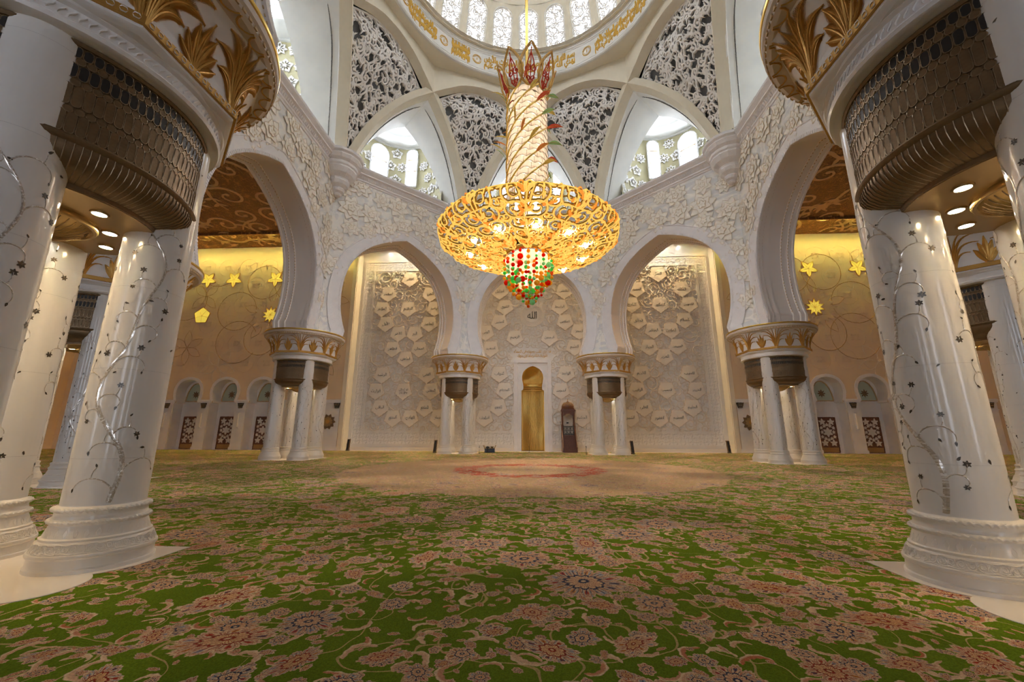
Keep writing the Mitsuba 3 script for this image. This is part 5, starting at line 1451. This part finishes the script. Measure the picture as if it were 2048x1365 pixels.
def on_corner(s, z, h):
    """s runs along the bell's perimeter away from the corner between two facets"""
    s, z, h = np.broadcast_arrays(np.asarray(s, float), z, h)
    hw = bell_a(z) * TAN
    p0 = np.stack([bell_a(z) + h, hw + s, z], -1); q = np.stack([bell_a(z) + h, -hw + s, z], -1)
    c, sn = math.cos(pi / 4), math.sin(pi / 4)
    q = np.stack([q[..., 0] * c - q[..., 1] * sn, q[..., 0] * sn + q[..., 1] * c, q[..., 2]], -1)
    return np.where((s < 0)[..., None], p0, q)


def frond(f, detail, put_on, wide):
    c = bez(*f, 18 if detail else 10); n = len(c)
    if not detail:
        w = np.linspace(.045, .012, n) * wide; t = np.gradient(c, axis=0); t /= np.linalg.norm(t, axis=1, keepdims=True); nn = np.stack([-t[:, 1], t[:, 0]], 1)
        if wide > 1:
            w = .075 * np.sin(pi * np.clip(np.linspace(.12, .98, n), 0, 1)) + .01
        a, b = c + nn * w[:, None], c - nn * w[:, None]
        return grid(np.stack([put_on(a[:, 0], a[:, 1], .008), put_on(c[:, 0], c[:, 1], .05), put_on(b[:, 0], b[:, 1], .008)]))
    ms = [tube(put_on(c[:, 0], c[:, 1], .022), np.linspace(.022, .009, n), 5)]
    m = 44; cc = bez(*f, m); tt = np.gradient(cc, axis=0); ln = np.linalg.norm(cc[-1] - cc[0]); tt /= np.linalg.norm(tt, axis=1, keepdims=True)
    for i in range(3, m, 1 if ln > .6 else 2):
        L = (.155 * math.sin(pi * min(1, .15 + i / 48)) + .03) * min(1, ln / .8 + .2)
        for sg in (-1, 1):
            d = tt[i] * .72 + sg * np.array([-tt[i, 1], tt[i, 0]]) * .70
            e_ = cc[i] + d * L
            if e_[1] > 8.345 or e_[1] < 7.31 or abs(e_[0]) > .82:
                continue
            w = np.array([-d[1], d[0]]) * .009
            q = np.array([cc[i] - w, cc[i] + w, e_]); p3 = put_on(q[:, 0], q[:, 1], np.array([.014, .014, .006]))
            mid = cc[i] + d * L * .5; m4 = put_on(mid[None, 0], mid[None, 1], .030)
            ms.append((np.vstack([p3, m4]), np.array([[0, 3, 2], [1, 2, 3], [0, 1, 3]])))
    return cat(ms)


FROND_N = [P(frond(f, True, on_corner, 1), 'gold') for f in CORNER_FR]
LOTUS_N = [P(frond(f, True, on_bell, 1), 'gold') for f in LOTUS_FR]
PALM_F = P(cat([frond(f, False, on_corner, 1) for f in CORNER_FR]), 'gold')
LOTUS_F = P(cat([frond(f, False, on_bell, 2) for f in LOTUS_FR[:3] + LOTUS_FR[4:6]]), 'gold')
# grilles
GA = math.radians(38); GR = 1.745
FLARE = [(1.80, 5.40), (1.815, 5.37), (1.80, 5.33), (1.77, 5.31), (1.765, 5.22), (1.72, 5.12), (1.62, 5.03), (1.48, 4.965), (1.40, 4.94), (1.39, 4.88), (1.36, 4.87)]
G_PANEL = P(lathe([(GR, 5.36), (GR, 6.66)], 28, -GA, GA), 'bronze', True)
G_FLARE = P(lathe(FLARE[::-1], 28, -GA - .02, GA + .02), 'bronze', 40)
G_FRAME = P(cat([lathe([(GR - .02, 6.64), (GR + .03, 6.64), (GR + .05, 6.67), (GR + .05, 6.69), (GR - .02, 6.71)], 28, -GA - .02, GA + .02)] + [tube([(GR * math.cos(s * GA), GR * math.sin(s * GA), z) for z in (5.36, 6.68)], .03, 6) for s in (-1, 1)]), 'bronze')
ROWS = [(6.555, .165, 1, 0), (6.435, .10, 0, .5), (6.285, .215, 1, 0), (6.130, .10, 0, .5), (5.945, .30, 0, 0), (5.745, .10, 0, .5), (5.565, .30, 0, 0)]
NC = 22; CWID = 2 * GA * .97 / NC


def capsule(h):
    w = CWID * GR * .44; h = max(h, 2 * w + .001)
    return LineString([(0, -h / 2 + w), (0, h / 2 - w)]).buffer(w, 3)


CELLS, _lat, _slots = {}, [], []
for z, h, dark, off in ROWS:
    g = capsule(h)
    if (h, dark) not in CELLS:
        v, f = extr(g, .012); CELLS[(h, dark)] = P((np.c_[v[:, 2], v[:, 0], v[:, 1]], f), 'bronze_dark' if dark else 'bronze')
    ext = np.array(g.exterior.coords)[:-1]
    for k in range(NC - (1 if off else 0)):
        a = -GA * .97 + (k + .5 + off) * CWID
        _lat.append(tr(tube(np.c_[np.full(len(ext), GR + .014), ext], .0065, 3, True), rotz(math.degrees(a)) @ move(0, 0, z)))
        if dark:
            v, f = extr(g, .012); _slots.append(tr((np.c_[v[:, 2], v[:, 0], v[:, 1]], f), rotz(math.degrees(a)) @ move(GR, 0, z)))
LATTICE = P(cat(_lat), 'bronze_edge'); SLOTS = P(cat(_slots), 'bronze_dark')
FRIB = P(tube([(r + .006, 0, z) for r, z in FLARE[3:9]], .0065, 4), 'bronze_edge')
SOFF = P(tr(extr(Point(0, 0).buffer(1.375, 24), .06), move(z=4.865)), 'brass')
_th = np.linspace(0, 2 * pi, 73)[:-1]
DRUM = P(lathe([(.68, 4.88), (.68, 4.815), (.66, 4.79), (.625, 4.79), (.61, 4.815), (.58, 4.81), (.52, 4.74), (.40, 4.66), (.22, 4.60), (.06, 4.575), (0, 4.57)], 48), 'brass', 40)
_dr = [tube([(r * math.cos(a), r * math.sin(a), z - .004) for r, z in ((.57, 4.80), (.52, 4.74), (.40, 4.66), (.22, 4.60), (.1, 4.58))], .008, 3) for a in np.linspace(0, 2 * pi, 37)[:-1]]
DRIB = P(cat(_dr), 'bronze_edge')
LAMP = P(tr(flat(Point(0, 0).buffer(.085, 8)), np.diag([1, -1, -1, 1.0])), 'lamp_off'); LRING = P(lathe([(.085, .005), (.085, -.012), (.105, -.012), (.11, .01)], 20), 'brass')
for pk, c in PIERS.items():
    key = thing('pier_capital', f'white capital with gilt palms and bronze grilles on {PTEXT[pk]}', 'capital')
    M = move(*c)
    near = pk in ('NL', 'NR')
    for nm, ply in (('neck', NECK), ('meander_band', MEANDER), ('bell', BELL), ('rim', RIM), ('gilt_rim', GRIM), ('soffit', SOFF)):
        put(nm, ply, key, M)
    dk = put('drum', DRUM, key, M)
    lab(put('rim_dentils', RDENT, key, M), None, None, None, 'stuff')
    if near:
        for nm, ply in (('scallop_border', SCAL), ('leaf_strip', LSTRIP), ('bead_strip', MBEAD)):
            lab(put(nm, ply, key, M), None, None, None, 'stuff')
        put('flutes', DRIB, dk, M)
    for k in range(8):
        MM = M @ rotz(45 * k)
        if near:
            for f in FROND_N:
                put('palm_frond', f, key, MM)
            for f in LOTUS_N:
                put('lotus_frond', f, key, MM)
        else:
            put('palm', PALM_F, key, MM); put('lotus', LOTUS_F, key, MM)
    for k in range(4):
        MM = M @ rotz(90 * k)
        g = put('grille', G_PANEL, key, MM)
        put('flare', G_FLARE, g, MM); put('frame', G_FRAME, g, MM)
        lab(put('lattice', LATTICE, g, MM), None, None, None, 'stuff')
        if (pk, k) in (('NL', 0), ('NR', 2)):
            for z, h, dark, off in ROWS:
                for j in range(NC - (1 if off else 0)):
                    a = -GA * .97 + (j + .5 + off) * CWID
                    put('cell', CELLS[(h, dark)], g, MM @ rotz(math.degrees(a)) @ move(GR, 0, z))
            for j in range(30):
                put('flare_rib', FRIB, g, MM @ rotz(math.degrees(-GA + (j + .5) * 2 * GA / 30)))
        else:
            lab(put('slots', SLOTS, g, MM), None, None, None, 'stuff')
    for k in range(4):
        for a, r in ((45 + 90 * k, .80), (90 * k, 1.02)):
            if r > 1 and not near:
                continue
            MM = M @ move(r * math.cos(math.radians(a)), r * math.sin(math.radians(a)), 4.855)
            q = put('downlight', {**LAMP, 'emitter': light(WARM, L_DOWN)}, key, MM); put('bezel', LRING, q, MM)


# ================================================================== CHANDELIER
ch = thing('chandelier', 'huge golden chandelier with glowing crystal column, scrolling bowl and coloured beads', 'chandelier')
add('rod', tube([(0, 0, z) for z in (22.0, 30, 49.6)], .10, 12), 'gold_bright', ch, True)
add('column_lamp', lathe([(.80, 12.6), (.80, 22.1), (0, 22.15)], 24), {'type': 'diffuse', 'reflectance': rgb(.8, .7, .5)}, ch, True)
scene[ch + '__column_lamp']['emitter'] = light((1.0, .87, .70), L_CORE)
CR = 1.14


def on_cyl(v, R):
    v = np.asarray(v, float); th = v[:, 0] / 1.2; r = R + v[:, 2]
    return np.stack([r * np.cos(th), r * np.sin(th), v[:, 1]], 1)


NP_, ROWH = 12, .40; PW = 2 * pi * 1.2 / NP_
_v = []
for s in (-.5, -.17, .17, .5):
    zz = .10 * (1 - abs(s) * 4) * .5 if True else 0
    _v.append([(s * PW * .98, z + (.11 if abs(s) < .3 else -.02), h) for z, h in ((-.26, .11), (-.1, .075), (.1, .035), (.24, .0))])
_pv, _pf = grid(np.array(_v))
_lead = []
for row in range(17):
    for k in range(NP_):
        s0, z0 = (k + row * .29) * PW, 15.5 + row * ROWH
        add('crystal_panel', (on_cyl(_pv + [s0, z0, 0], CR), _pf), 'crystal_panel', ch)
        e = _pv.reshape(4, 4, 3)[:, 0] + [s0, z0, .004]; _lead.append(tube(on_cyl(e, CR), .013, 3))
        e = _pv.reshape(4, 4, 3)[0] + [s0, z0, .004]; _lead.append(tube(on_cyl(e, CR), .010, 3))
lab(add('leading', cat(_lead), 'bronze', ch), None, None, None, 'stuff')
for k in range(7):
    z = np.linspace(15.6, 22.3, 50); s = k * 2 * pi * 1.2 / 7 + (z - 15.6) * .95
    add('spiral_rib', tube(on_cyl(np.c_[s, z, np.full(50, .13)], CR), .05, 6), 'gold_bright', ch, True)
LCOL = ['leaf_red', 'leaf_gold', 'leaf_green', 'leaf_gold', 'leaf_orange', 'leaf_gold', 'leaf_green']
rng = random.Random(4)
for k in range(7):
    for j in range(5):
        z = 16.6 + j * 1.28 + (k * .53) % 1.2; th = (k * 2 * pi * 1.2 / 7 + (z - 15.6) * .95) / 1.2
        o = np.array([math.cos(th), math.sin(th), 0]); tg = np.array([-math.sin(th), math.cos(th), 0])
        L = rng.uniform(1.0, 1.45); s = np.linspace(0, 1, 9)
        c = o * 1.28 + [0, 0, z] + (o * .62 + tg * .45) * L * s[:, None] + np.array([0, 0, 1.0]) * (.55 * s - .42 * s * s)[:, None] * L
        w = .125 * np.sin(pi * np.clip(s, .02, .98) ** .8); side = np.cross(o * .6 + tg * .5, [0, 0, 1]); side = side / np.linalg.norm(side) * .45 + np.array([0, 0, .85])
        v, f = grid(np.stack([c + side * w[:, None], c + np.cross(side, tg) * .02, c - side * w[:, None]]))
        q = add('leaf_ornament', (v, f), LCOL[(k + 2 * j) % 7], ch)
        add('stem', tube(np.vstack([o * 1.2 + [0, 0, z - .1], c[::2]]), .014, 4), 'gold_bright', q)
# crown of filigree leaves
for k in range(8):
    M = rotz(k * 45 + 10) @ frame([1.12, 0, 22.15], [0, -1, 0], np.array([.30, 0, .954]), np.array([-.954, 0, .30]))
    t = np.linspace(0, 1, 20); out = np.vstack([np.stack([.72 * np.sin(pi * t ** .75) ** .9, 2.55 * t], 1), np.stack([-.72 * np.sin(pi * t ** .75) ** .9, 2.55 * t], 1)[::-1][1:-1]])
    q = add('crown_leaf', tr(cat([tube(np.c_[out, np.zeros(len(out))], .055, 5, True), tube(np.c_[out * [.86, .93] + [0, .06], np.zeros(len(out))], .025, 4, True)]), M), 'gold', ch, True)
    sc = []
    for sg in (-1, 1):
        sc.append(tube(np.c_[spiral(sg * .21, 1.0, .22, pi / 2, sg, 1.3, 16), np.zeros(16)], .035, 5)); sc.append(tube(np.c_[bez((0, .1), (sg * .5, .8), (0, 1.9), 12), np.zeros(12)], .032, 5))
        sc.append(tube(np.c_[spiral(sg * .17, .45, .16, -pi / 2, -sg, 1.2, 14), np.zeros(14)], .03, 5))
    sc.append(tube(np.c_[np.zeros(6), np.linspace(.1, 2.2, 6), np.zeros(6)], .03, 5))
    add('scroll', tr(cat(sc), M), 'leaf_red', q, True)

# bowl: drawn in the plane round the axis, then bent to the bowl's profile
_bl = np.array([(1.30, 11.62), (2.2, 11.75), (3.2, 11.94), (4.0, 12.14), (4.55, 12.32), (4.9, 12.48), (5.03, 12.66), (5.02, 12.82), (4.93, 12.95)])
_bs = np.r_[0, np.cumsum(np.hypot(*np.diff(_bl, axis=0).T))] + 1.30
_fr, _fz = _PI(_bs, _bl[:, 0]), _PI(_bs, _bl[:, 1])


def bowl(p2, off=0.0):
    p2 = np.asarray(p2, float); L = np.clip(np.hypot(p2[:, 0], p2[:, 1]), 1.30, _bs[-1] - .01); th = np.arctan2(p2[:, 1], p2[:, 0])
    dr_, dz_ = _fr(L, 1), _fz(L, 1); k = np.hypot(dr_, dz_); nr, nz = dz_ / k, -dr_ / k
    r = _fr(L) + nr * off; return np.stack([r * np.cos(th), r * np.sin(th), _fz(L) + nz * off], 1)


def sector(seed):
    """centre lines (x along the radius) of one arm, with widths"""
    cs = []
    rr = random.Random(seed)
    cs.append((np.stack([np.linspace(1.3, 6.15, 24), .10 * np.sin(np.linspace(0, 9, 24))], 1), np.linspace(.06, .075, 24)))
    for x, r, y in ((1.9, .26, .34), (2.55, .36, .48), (3.35, .46, .66), (4.25, .58, .86), (5.2, .66, 1.02)):
        for sg in (-1, 1):
            sp = spiral(x, sg * y * .62, r, pi if True else 0, sg * -1, 1.5, 26, .2)
            cs.append((sp, np.linspace(.055, .04, 26)))
            cs.append((bez((x - .55, 0), (x - .5, sg * y * .7), sp[0], 8), np.full(8, .05)))
            a0 = rr.uniform(-.3, .3)
            sp2 = spiral(x + .35, sg * (y * .62 + r * 1.25), r * .55, a0 + pi, sg, 1.3, 18, .2)
            cs.append((sp2, np.linspace(.045, .03, 18)))
            cs.append((bez(sp[6], (x + .1, sg * (y + .2)), sp2[0], 6), np.full(6, .04)))
    for sg in (-1, 1):
        cs.append((bez((5.3, 0), (5.75, sg * .9), (6.15, sg * .28), 10), np.full(10, .06)))
        cs.append((bez((4.7, sg * .2), (6.3, sg * .6), (5.9, sg * 1.75), 12), np.linspace(.07, .05, 12)))
        cs.append((bez((5.2, sg * .9), (6.35, sg * 1.0), (6.1, sg * 1.9), 10), np.full(10, .055)))
    return cs


def blobs(seed):
    rr = random.Random(seed + 50); out = []
    for x, y in ((1.75, 0), (2.4, 0), (3.2, 0), (4.1, 0), (5.1, 0), (6.05, 0)):
        for sg in (-1, 0, 1):
            out.append((x, sg * .06, sg * .8 + .0, .30 + x * .035, .075 + .008 * x))
    for x, r, y in ((1.9, .26, .34), (2.55, .36, .48), (3.35, .46, .66), (4.25, .58, .86), (5.2, .66, 1.02)):
        for sg in (-1, 1):
            for k in range(4):
                a = rr.uniform(0, 6.28); out.append((x + r * math.cos(a), sg * y * .62 + r * math.sin(a), a + rr.uniform(-.6, .6), rr.uniform(.22, .38), rr.uniform(.06, .10)))
    return out


NARM = 11
_glow, _glow2 = [], []
for k in range(NARM):
    R2 = lambda c: (lambda a: np.asarray(c) @ np.array([[math.cos(a), math.sin(a)], [-math.sin(a), math.cos(a)]]))(2 * pi * (k + .5) / NARM - pi / 2 + pi / NARM)
    g = []
    for c, w in sector(k):
        lim = 2 * pi / NARM * .62
        g.append(tube(bowl(R2(c)), np.asarray(w) * 1.45, 6))
        cc = bowl(R2(c), .060); _glow.append(tube(cc, np.asarray(w) * .95, 4))
    for k2, (x, y, a, L, wd) in enumerate(blobs(k)):
        s = np.linspace(0, 1, 6); ln = np.stack([x + L * s * math.cos(a), y + L * s * math.sin(a)], 1)
        g.append(tube(bowl(R2(ln), .02), wd * 1.35 * np.sin(pi * np.clip(s * .9 + .05, 0, 1)) + .01, 6)); (_glow2 if k2 % 3 == 0 else _glow).append(tube(bowl(R2(ln), .09), wd * 1.0 * np.sin(pi * np.clip(s * .9 + .05, 0, 1)) + .005, 5))
    add('bowl_arm', cat(g), 'gold_bright', ch, 50)
kk = add('crystal_fill', cat(_glow), {'type': 'diffuse', 'reflectance': rgb(.8, .5, .1)}, ch)
scene[kk]['emitter'] = light((1.0, .60, .13), L_BOWL); lab(kk, 'glowing amber crystals', None, None, 'stuff')
kk = add('crystal_fill', cat(_glow2), {'type': 'diffuse', 'reflectance': rgb(.8, .3, .05)}, ch)
scene[kk]['emitter'] = light((1.0, .30, .04), L_BOWL); lab(kk, 'glowing red orange crystals', None, None, 'stuff')
for L in (2.2, 3.6, 5.0, 6.05):
    t = np.linspace(0, 2 * pi, 100)[:-1]; wv = L + .10 * np.cos(t * NARM * (2 if L < 6 else 1)) * (1 if L > 3 else .4)
    add('bowl_hoop', tube(bowl(np.stack([wv * np.cos(t), wv * np.sin(t)], 1)), .045, 5, True), 'gold_bright', ch, True)
add('bottom_ring', lathe([(1.20, 11.82), (1.34, 11.80), (1.38, 11.70), (1.36, 11.58), (1.28, 11.52), (1.20, 11.56), (1.20, 11.82)], 48), 'gold_bright', ch, 40)
for k in range(8):
    a = k * pi / 4
    add('stay', tube([(1.25 * math.cos(a), 1.25 * math.sin(a), 11.7), (1.0 * math.cos(a), 1.0 * math.sin(a), 15.8)], .03, 6), 'gold', ch)
for k in range(11):
    a = (k + .5) * 2 * pi / 11
    x, y = 3.3 * math.cos(a), 3.3 * math.sin(a)
    g_ = trimesh.creation.icosphere(1, .11)
    q = add('bowl_lamp', (np.array(g_.vertices) + [x, y, 11.72], np.array(g_.faces)), 'lamp_off', ch)
    scene[q]['emitter'] = light((.97, .98, 1.0), L_RING)
    add('socket', tr(lathe([(.05, .09), (.09, .12), (.09, .30), (0, .31)], 12), move(x, y, 11.72)), 'gold', q)
# pendant: lamp, glass shades, strings of beads
kk = add('pendant_lamp', lathe([(0, 9.7), (.16, 9.85), (.42, 10.5), (.70, 11.3), (.78, 11.7), (0, 11.75)], 20), {'type': 'diffuse', 'reflectance': rgb(.8, .7, .6)}, ch, True)
scene[kk]['emitter'] = light((1.0, .78, .55), L_PENDANT)
_sh = trimesh.creation.icosphere(2, 1.0); _shv, _shf = np.array(_sh.vertices), np.array(_sh.faces)
scene['surface_shade_glass'] = {'type': 'principledthin', 'base_color': rgb(.98, .90, .84), 'roughness': .3, 'diff_trans': 1.5}
for n, r, z, q in ((9, 1.02, 11.18, .33), (8, .82, 10.72, .31), (6, .60, 10.26, .27), (4, .38, 9.86, .22)):
    for k in range(n):
        a = k * 2 * pi / n + z
        add('glass_shade', (_shv * [q, q, q * 1.2] + [r * math.cos(a), r * math.sin(a), z], _shf), 'shade_glass', ch, True)
_b1 = trimesh.creation.icosphere(1, 1.0); _bv, _bf = np.array(_b1.vertices), np.array(_b1.faces)
_b2 = trimesh.creation.icosphere(2, 1.0)
BEADS = {m: P((np.array(_b2.vertices), np.array(_b2.faces)), f'bead_{m}', True) for m in ('red', 'green', 'amber', 'orange', 'mint')}
rng = random.Random(12)
_wire = []
for n, R, zt, zl in ((19, 1.34, 11.5, 10.15), (16, 1.10, 10.9, 9.75), (13, .84, 10.5, 9.4), (9, .56, 10.1, 9.0), (5, .28, 9.7, 8.75), (1, 0, 9.8, 8.35)):
    for k in range(n):
        a = (k + .3 * (n % 2)) * 2 * pi / n + R; z = zl + rng.uniform(-.1, .25); x, y = R * math.cos(a), R * math.sin(a)
        _wire.append(tube([(x, y, z), (x, y, zt)], .008, 3))
        while z < zt - .1:
            m = rng.choices(('amber', 'red', 'green', 'orange', 'mint'), (4, 1.8, 2.6, 1.8, 2.4))[0]
            r = (.16 if rng.random() < .22 else rng.uniform(.07, .11)); r = .085 if n == 1 else r
            put('bead', BEADS[m], ch, move(x, y, z + r) @ scal(r)); z += 2 * r + rng.uniform(.0, .16)
lab(add('wires', cat(_wire), 'gold', ch), None, None, None, 'stuff')

# ================================================================== LOOSE THINGS
mb = thing('pulpit', 'dark carved wooden pulpit with steps and a domed canopy, right of the golden niche', 'pulpit')
X0, Y0, Y1 = 3.58, 18.9, 21.3
for i in range(9):
    z = .18 * (i + 1); add('step', bbox(X0 - .62, Y0 + i * .2, z - .18, X0 + .62, Y0 + 1.85, z), 'wood', mb)
for s in (-1, 1):
    g = Polygon([(Y0 - .05, 0), (Y0 - .05, .35), (Y0 + 1.6, 2.1), (Y0 + 1.6, 2.55), (Y1, 2.55), (Y1, 0)])
    add('side_panel', tr(extr(g, .07), frame([X0 + s * .66 - .035, 0, 0], [0, 1, 0], [0, 0, 1], [1, 0, 0])), 'wood', mb)
    add('handrail', tube([(X0 + s * .66, Y0 - .05, .42), (X0 + s * .66, Y0 + 1.6, 2.2)], .05, 8), 'wood', mb)
    for y in (Y0 + 1.6, Y1 - .05):
        add('post', tube([(X0 + s * .58, y, 1.6), (X0 + s * .58, y, 4.05)], .07, 10), 'wood', mb)
        add('finial_ball', (_bv * .10 + [X0 + s * .58, y, 2.62], _bf), 'wood', mb, True)
_bal = unary_union([sbox(-.52, 1.66, .52, 1.76), sbox(-.52, 2.42, .52, 2.52), sbox(-.52, 2.06, .52, 2.11)] + [sbox(x - .03, 1.66, x + .03, 2.52) for x in (-.5, -.17, .17, .5)] + [Point(x, z).buffer(.13).difference(Point(x, z).buffer(.09)) for x in (-.33, 0, .33) for z in (1.9, 2.27)])
add('balustrade', tr(extr(_bal, .05), WF(Y0 + 1.58) @ move(X0)), 'black', mb)
add('platform', bbox(X0 - .66, Y0 + 1.6, 1.5, X0 + .66, Y1, 1.64), 'wood', mb)
add('cornice', cat([bbox(X0 - .72, Y0 + 1.45, 4.0, X0 + .72, Y1 + .08, 4.12), bbox(X0 - .66, Y0 + 1.5, 4.12, X0 + .66, Y1 + .02, 4.24)]), 'wood', mb)
_arc = sbox(-.5, 3.4, .5, 4.0).difference(unary_union([Point(0, 3.4).buffer(.36), Point(-.3, 3.4).buffer(.2), Point(.3, 3.4).buffer(.2)]))
add('arch_fringe', tr(extr(_arc, .05), WF(Y0 + 1.6) @ move(X0)), 'wood', mb)
add('canopy', tr(lathe([(.64, 4.22), (.66, 4.34), (.60, 4.36), (.62, 4.5), (.52, 4.72), (.34, 4.88), (.12, 4.96), (.05, 4.98), (.03, 5.0)], 20), move(X0, Y0 + 2.0)), 'wood', mb, 40)
add('canopy_fretwork', tr(cat([tube([(r * math.cos(a + tw), r * math.sin(a + tw), z) for (r, z), tw in zip(((.64, 4.5), (.54, 4.72), (.36, 4.89)), (0, .12, .24))], .018, 4) for a in np.linspace(0, 2 * pi, 25)[:-1]]), move(X0, Y0 + 2.0)), 'petal_edge', mb)
add('finial', tr(lathe([(.02, 4.98), (.06, 5.04), (.02, 5.1), (.045, 5.16), (.01, 5.28), (0, 5.3)], 10), move(X0, Y0 + 2.0)), 'gold', mb, True)
add('microphone', cat([tube([(X0 - .55, Y0 + 1.6, 2.45), (X0 - .78, Y0 + 1.4, 2.62), (X0 - .82, Y0 + 1.3, 2.9)], .018, 5), (_bv * .05 + [X0 - .82, Y0 + 1.3, 2.9], _bf)]), 'black', mb)
add('name_plate', bbox(X0 - .22, Y0 + 1.5, 2.75, X0 + .02, Y0 + 1.54, 2.9), 'black', mb)

bx = thing('book_stand', 'low dark blue and brass bookstand on the carpet left of the golden niche', 'bookstand')
bxx, bxy = -4.08, 18.2
add('body', bbox(bxx - .46, bxy - .2, 0, bxx + .46, bxy + .22, .40), 'blue_cloth', bx)
add('plinth', bbox(bxx - .48, bxy - .22, 0, bxx + .48, bxy + .24, .06), 'black', bx)
for s in (-1, 1):
    add('side_rail', tr(extr(Polygon([(.40, .36), (.47, .36), (.62, .66), (.54, .66)]), .4), frame([bxx, bxy + .2, 0], [s, 0, 0], [0, 0, 1], [0, -1, 0])), 'brass', bx)
add('tray_edge', bbox(bxx - .47, bxy - .23, .38, bxx + .47, bxy - .19, .43), 'brass', bx)
add('strap', bbox(bxx - .25, bxy - .235, .02, bxx - .12, bxy - .2, .46), 'black', bx)
add('books', cat([bbox(bxx - .38 + i * .13, bxy - .1, .40, bxx - .28 + i * .13, bxy + .15, .54 + .03 * (i % 2)) for i in range(3)]), 'black', bx)
add('brass_bowl', tr(lathe([(.05, .40), (.13, .46), (.16, .56), (.14, .56), (.11, .47), (0, .42)], 16), move(bxx + .22, bxy)), 'brass', bx, 40)

for x, y, lean, w in ((-9.05, 16.9, 5, 'beside the pier left of the golden niche'), (9.0, 16.9, -5, 'beside the pier right of the pulpit'), (-18.75, 20.0, 5, 'in the left corner of the end wall'), (18.8, 20.0, -5, 'in the right corner of the end wall')):
    key = thing('loudspeaker', f'slim dark column loudspeaker leaning {w}', 'loudspeaker')
    M = move(x, y, .0) @ np.array([[1, 0, math.tan(math.radians(lean)), 0], [0, 1, 0, 0], [0, 0, 1, 0], [0, 0, 0, 1.0]])
    add('cabinet', tr(bbox(-.13, -.11, .04, .13, .11, 1.16), M), 'bronze', key); add('grille', tr(bbox(-.10, -.125, .12, .10, -.11, 1.10), M), 'bronze_dark', key); add('foot', tr(bbox(-.16, -.14, 0, .16, .14, .05), M), 'black', key)
for x, y, h, w in ((-4.75, 15.9, .62, 'right of the pier left of the golden niche'), (-.35, 18.6, .5, 'in front of the golden niche'), (4.75, 15.9, .62, 'left of the pier beside the pulpit'), (5.0, 18.5, .55, 'right of the pulpit')):
    key = thing('microphone_stand', f'thin short black microphone stand {w}', 'microphone stand')
    add('pole', tube([(x, y, 0.02), (x, y, h)], .014, 6), 'black', key); add('foot', tr(lathe([(0, 0), (.11, 0), (.11, .02), (.02, .04), (0, .04)], 12), move(x, y)), 'black', key)
    add('head', (_bv * .035 + [x, y, h + .02], _bf), 'black', key, True)
for i, (x, y, w) in enumerate(((-14.98, 5.42, 'left wall just before the left corbel'), (-13.85, 8.63, 'cornice just past the left corbel'), (15.0, 5.08, 'right wall just before the right corbel'), (13.73, 6.2, 'corner of the right corbel'), (13.6, 8.5, 'cornice just past the right corbel'), (-7.2, 14.3, 'cornice left of the chandelier bowl'), (7.4, 14.4, 'cornice right of the chandelier bowl'))):
    key = thing('spotlight', f'small dark spotlight perched on the {w}', 'spotlight')
    a = math.atan2(-y, -x)
    add('can', tr(tr(lathe([(0, -.16), (.10, -.16), (.13, .14), (.11, .16), (0, .12)], 14), frame([0, 0, .26], [0, 1, 0], [-.34, 0, .94], [.94, 0, .34])), move(x, y, CORN) @ rotz(math.degrees(a))), 'black', key, 40)
    add('bracket', tr(cat([bbox(-.08, -.14, 0, .08, -.11, .28), bbox(-.08, .11, 0, .08, .14, .28), bbox(-.1, -.14, 0, .1, .14, .03)]), move(x, y, CORN) @ rotz(math.degrees(a))), 'black', key)
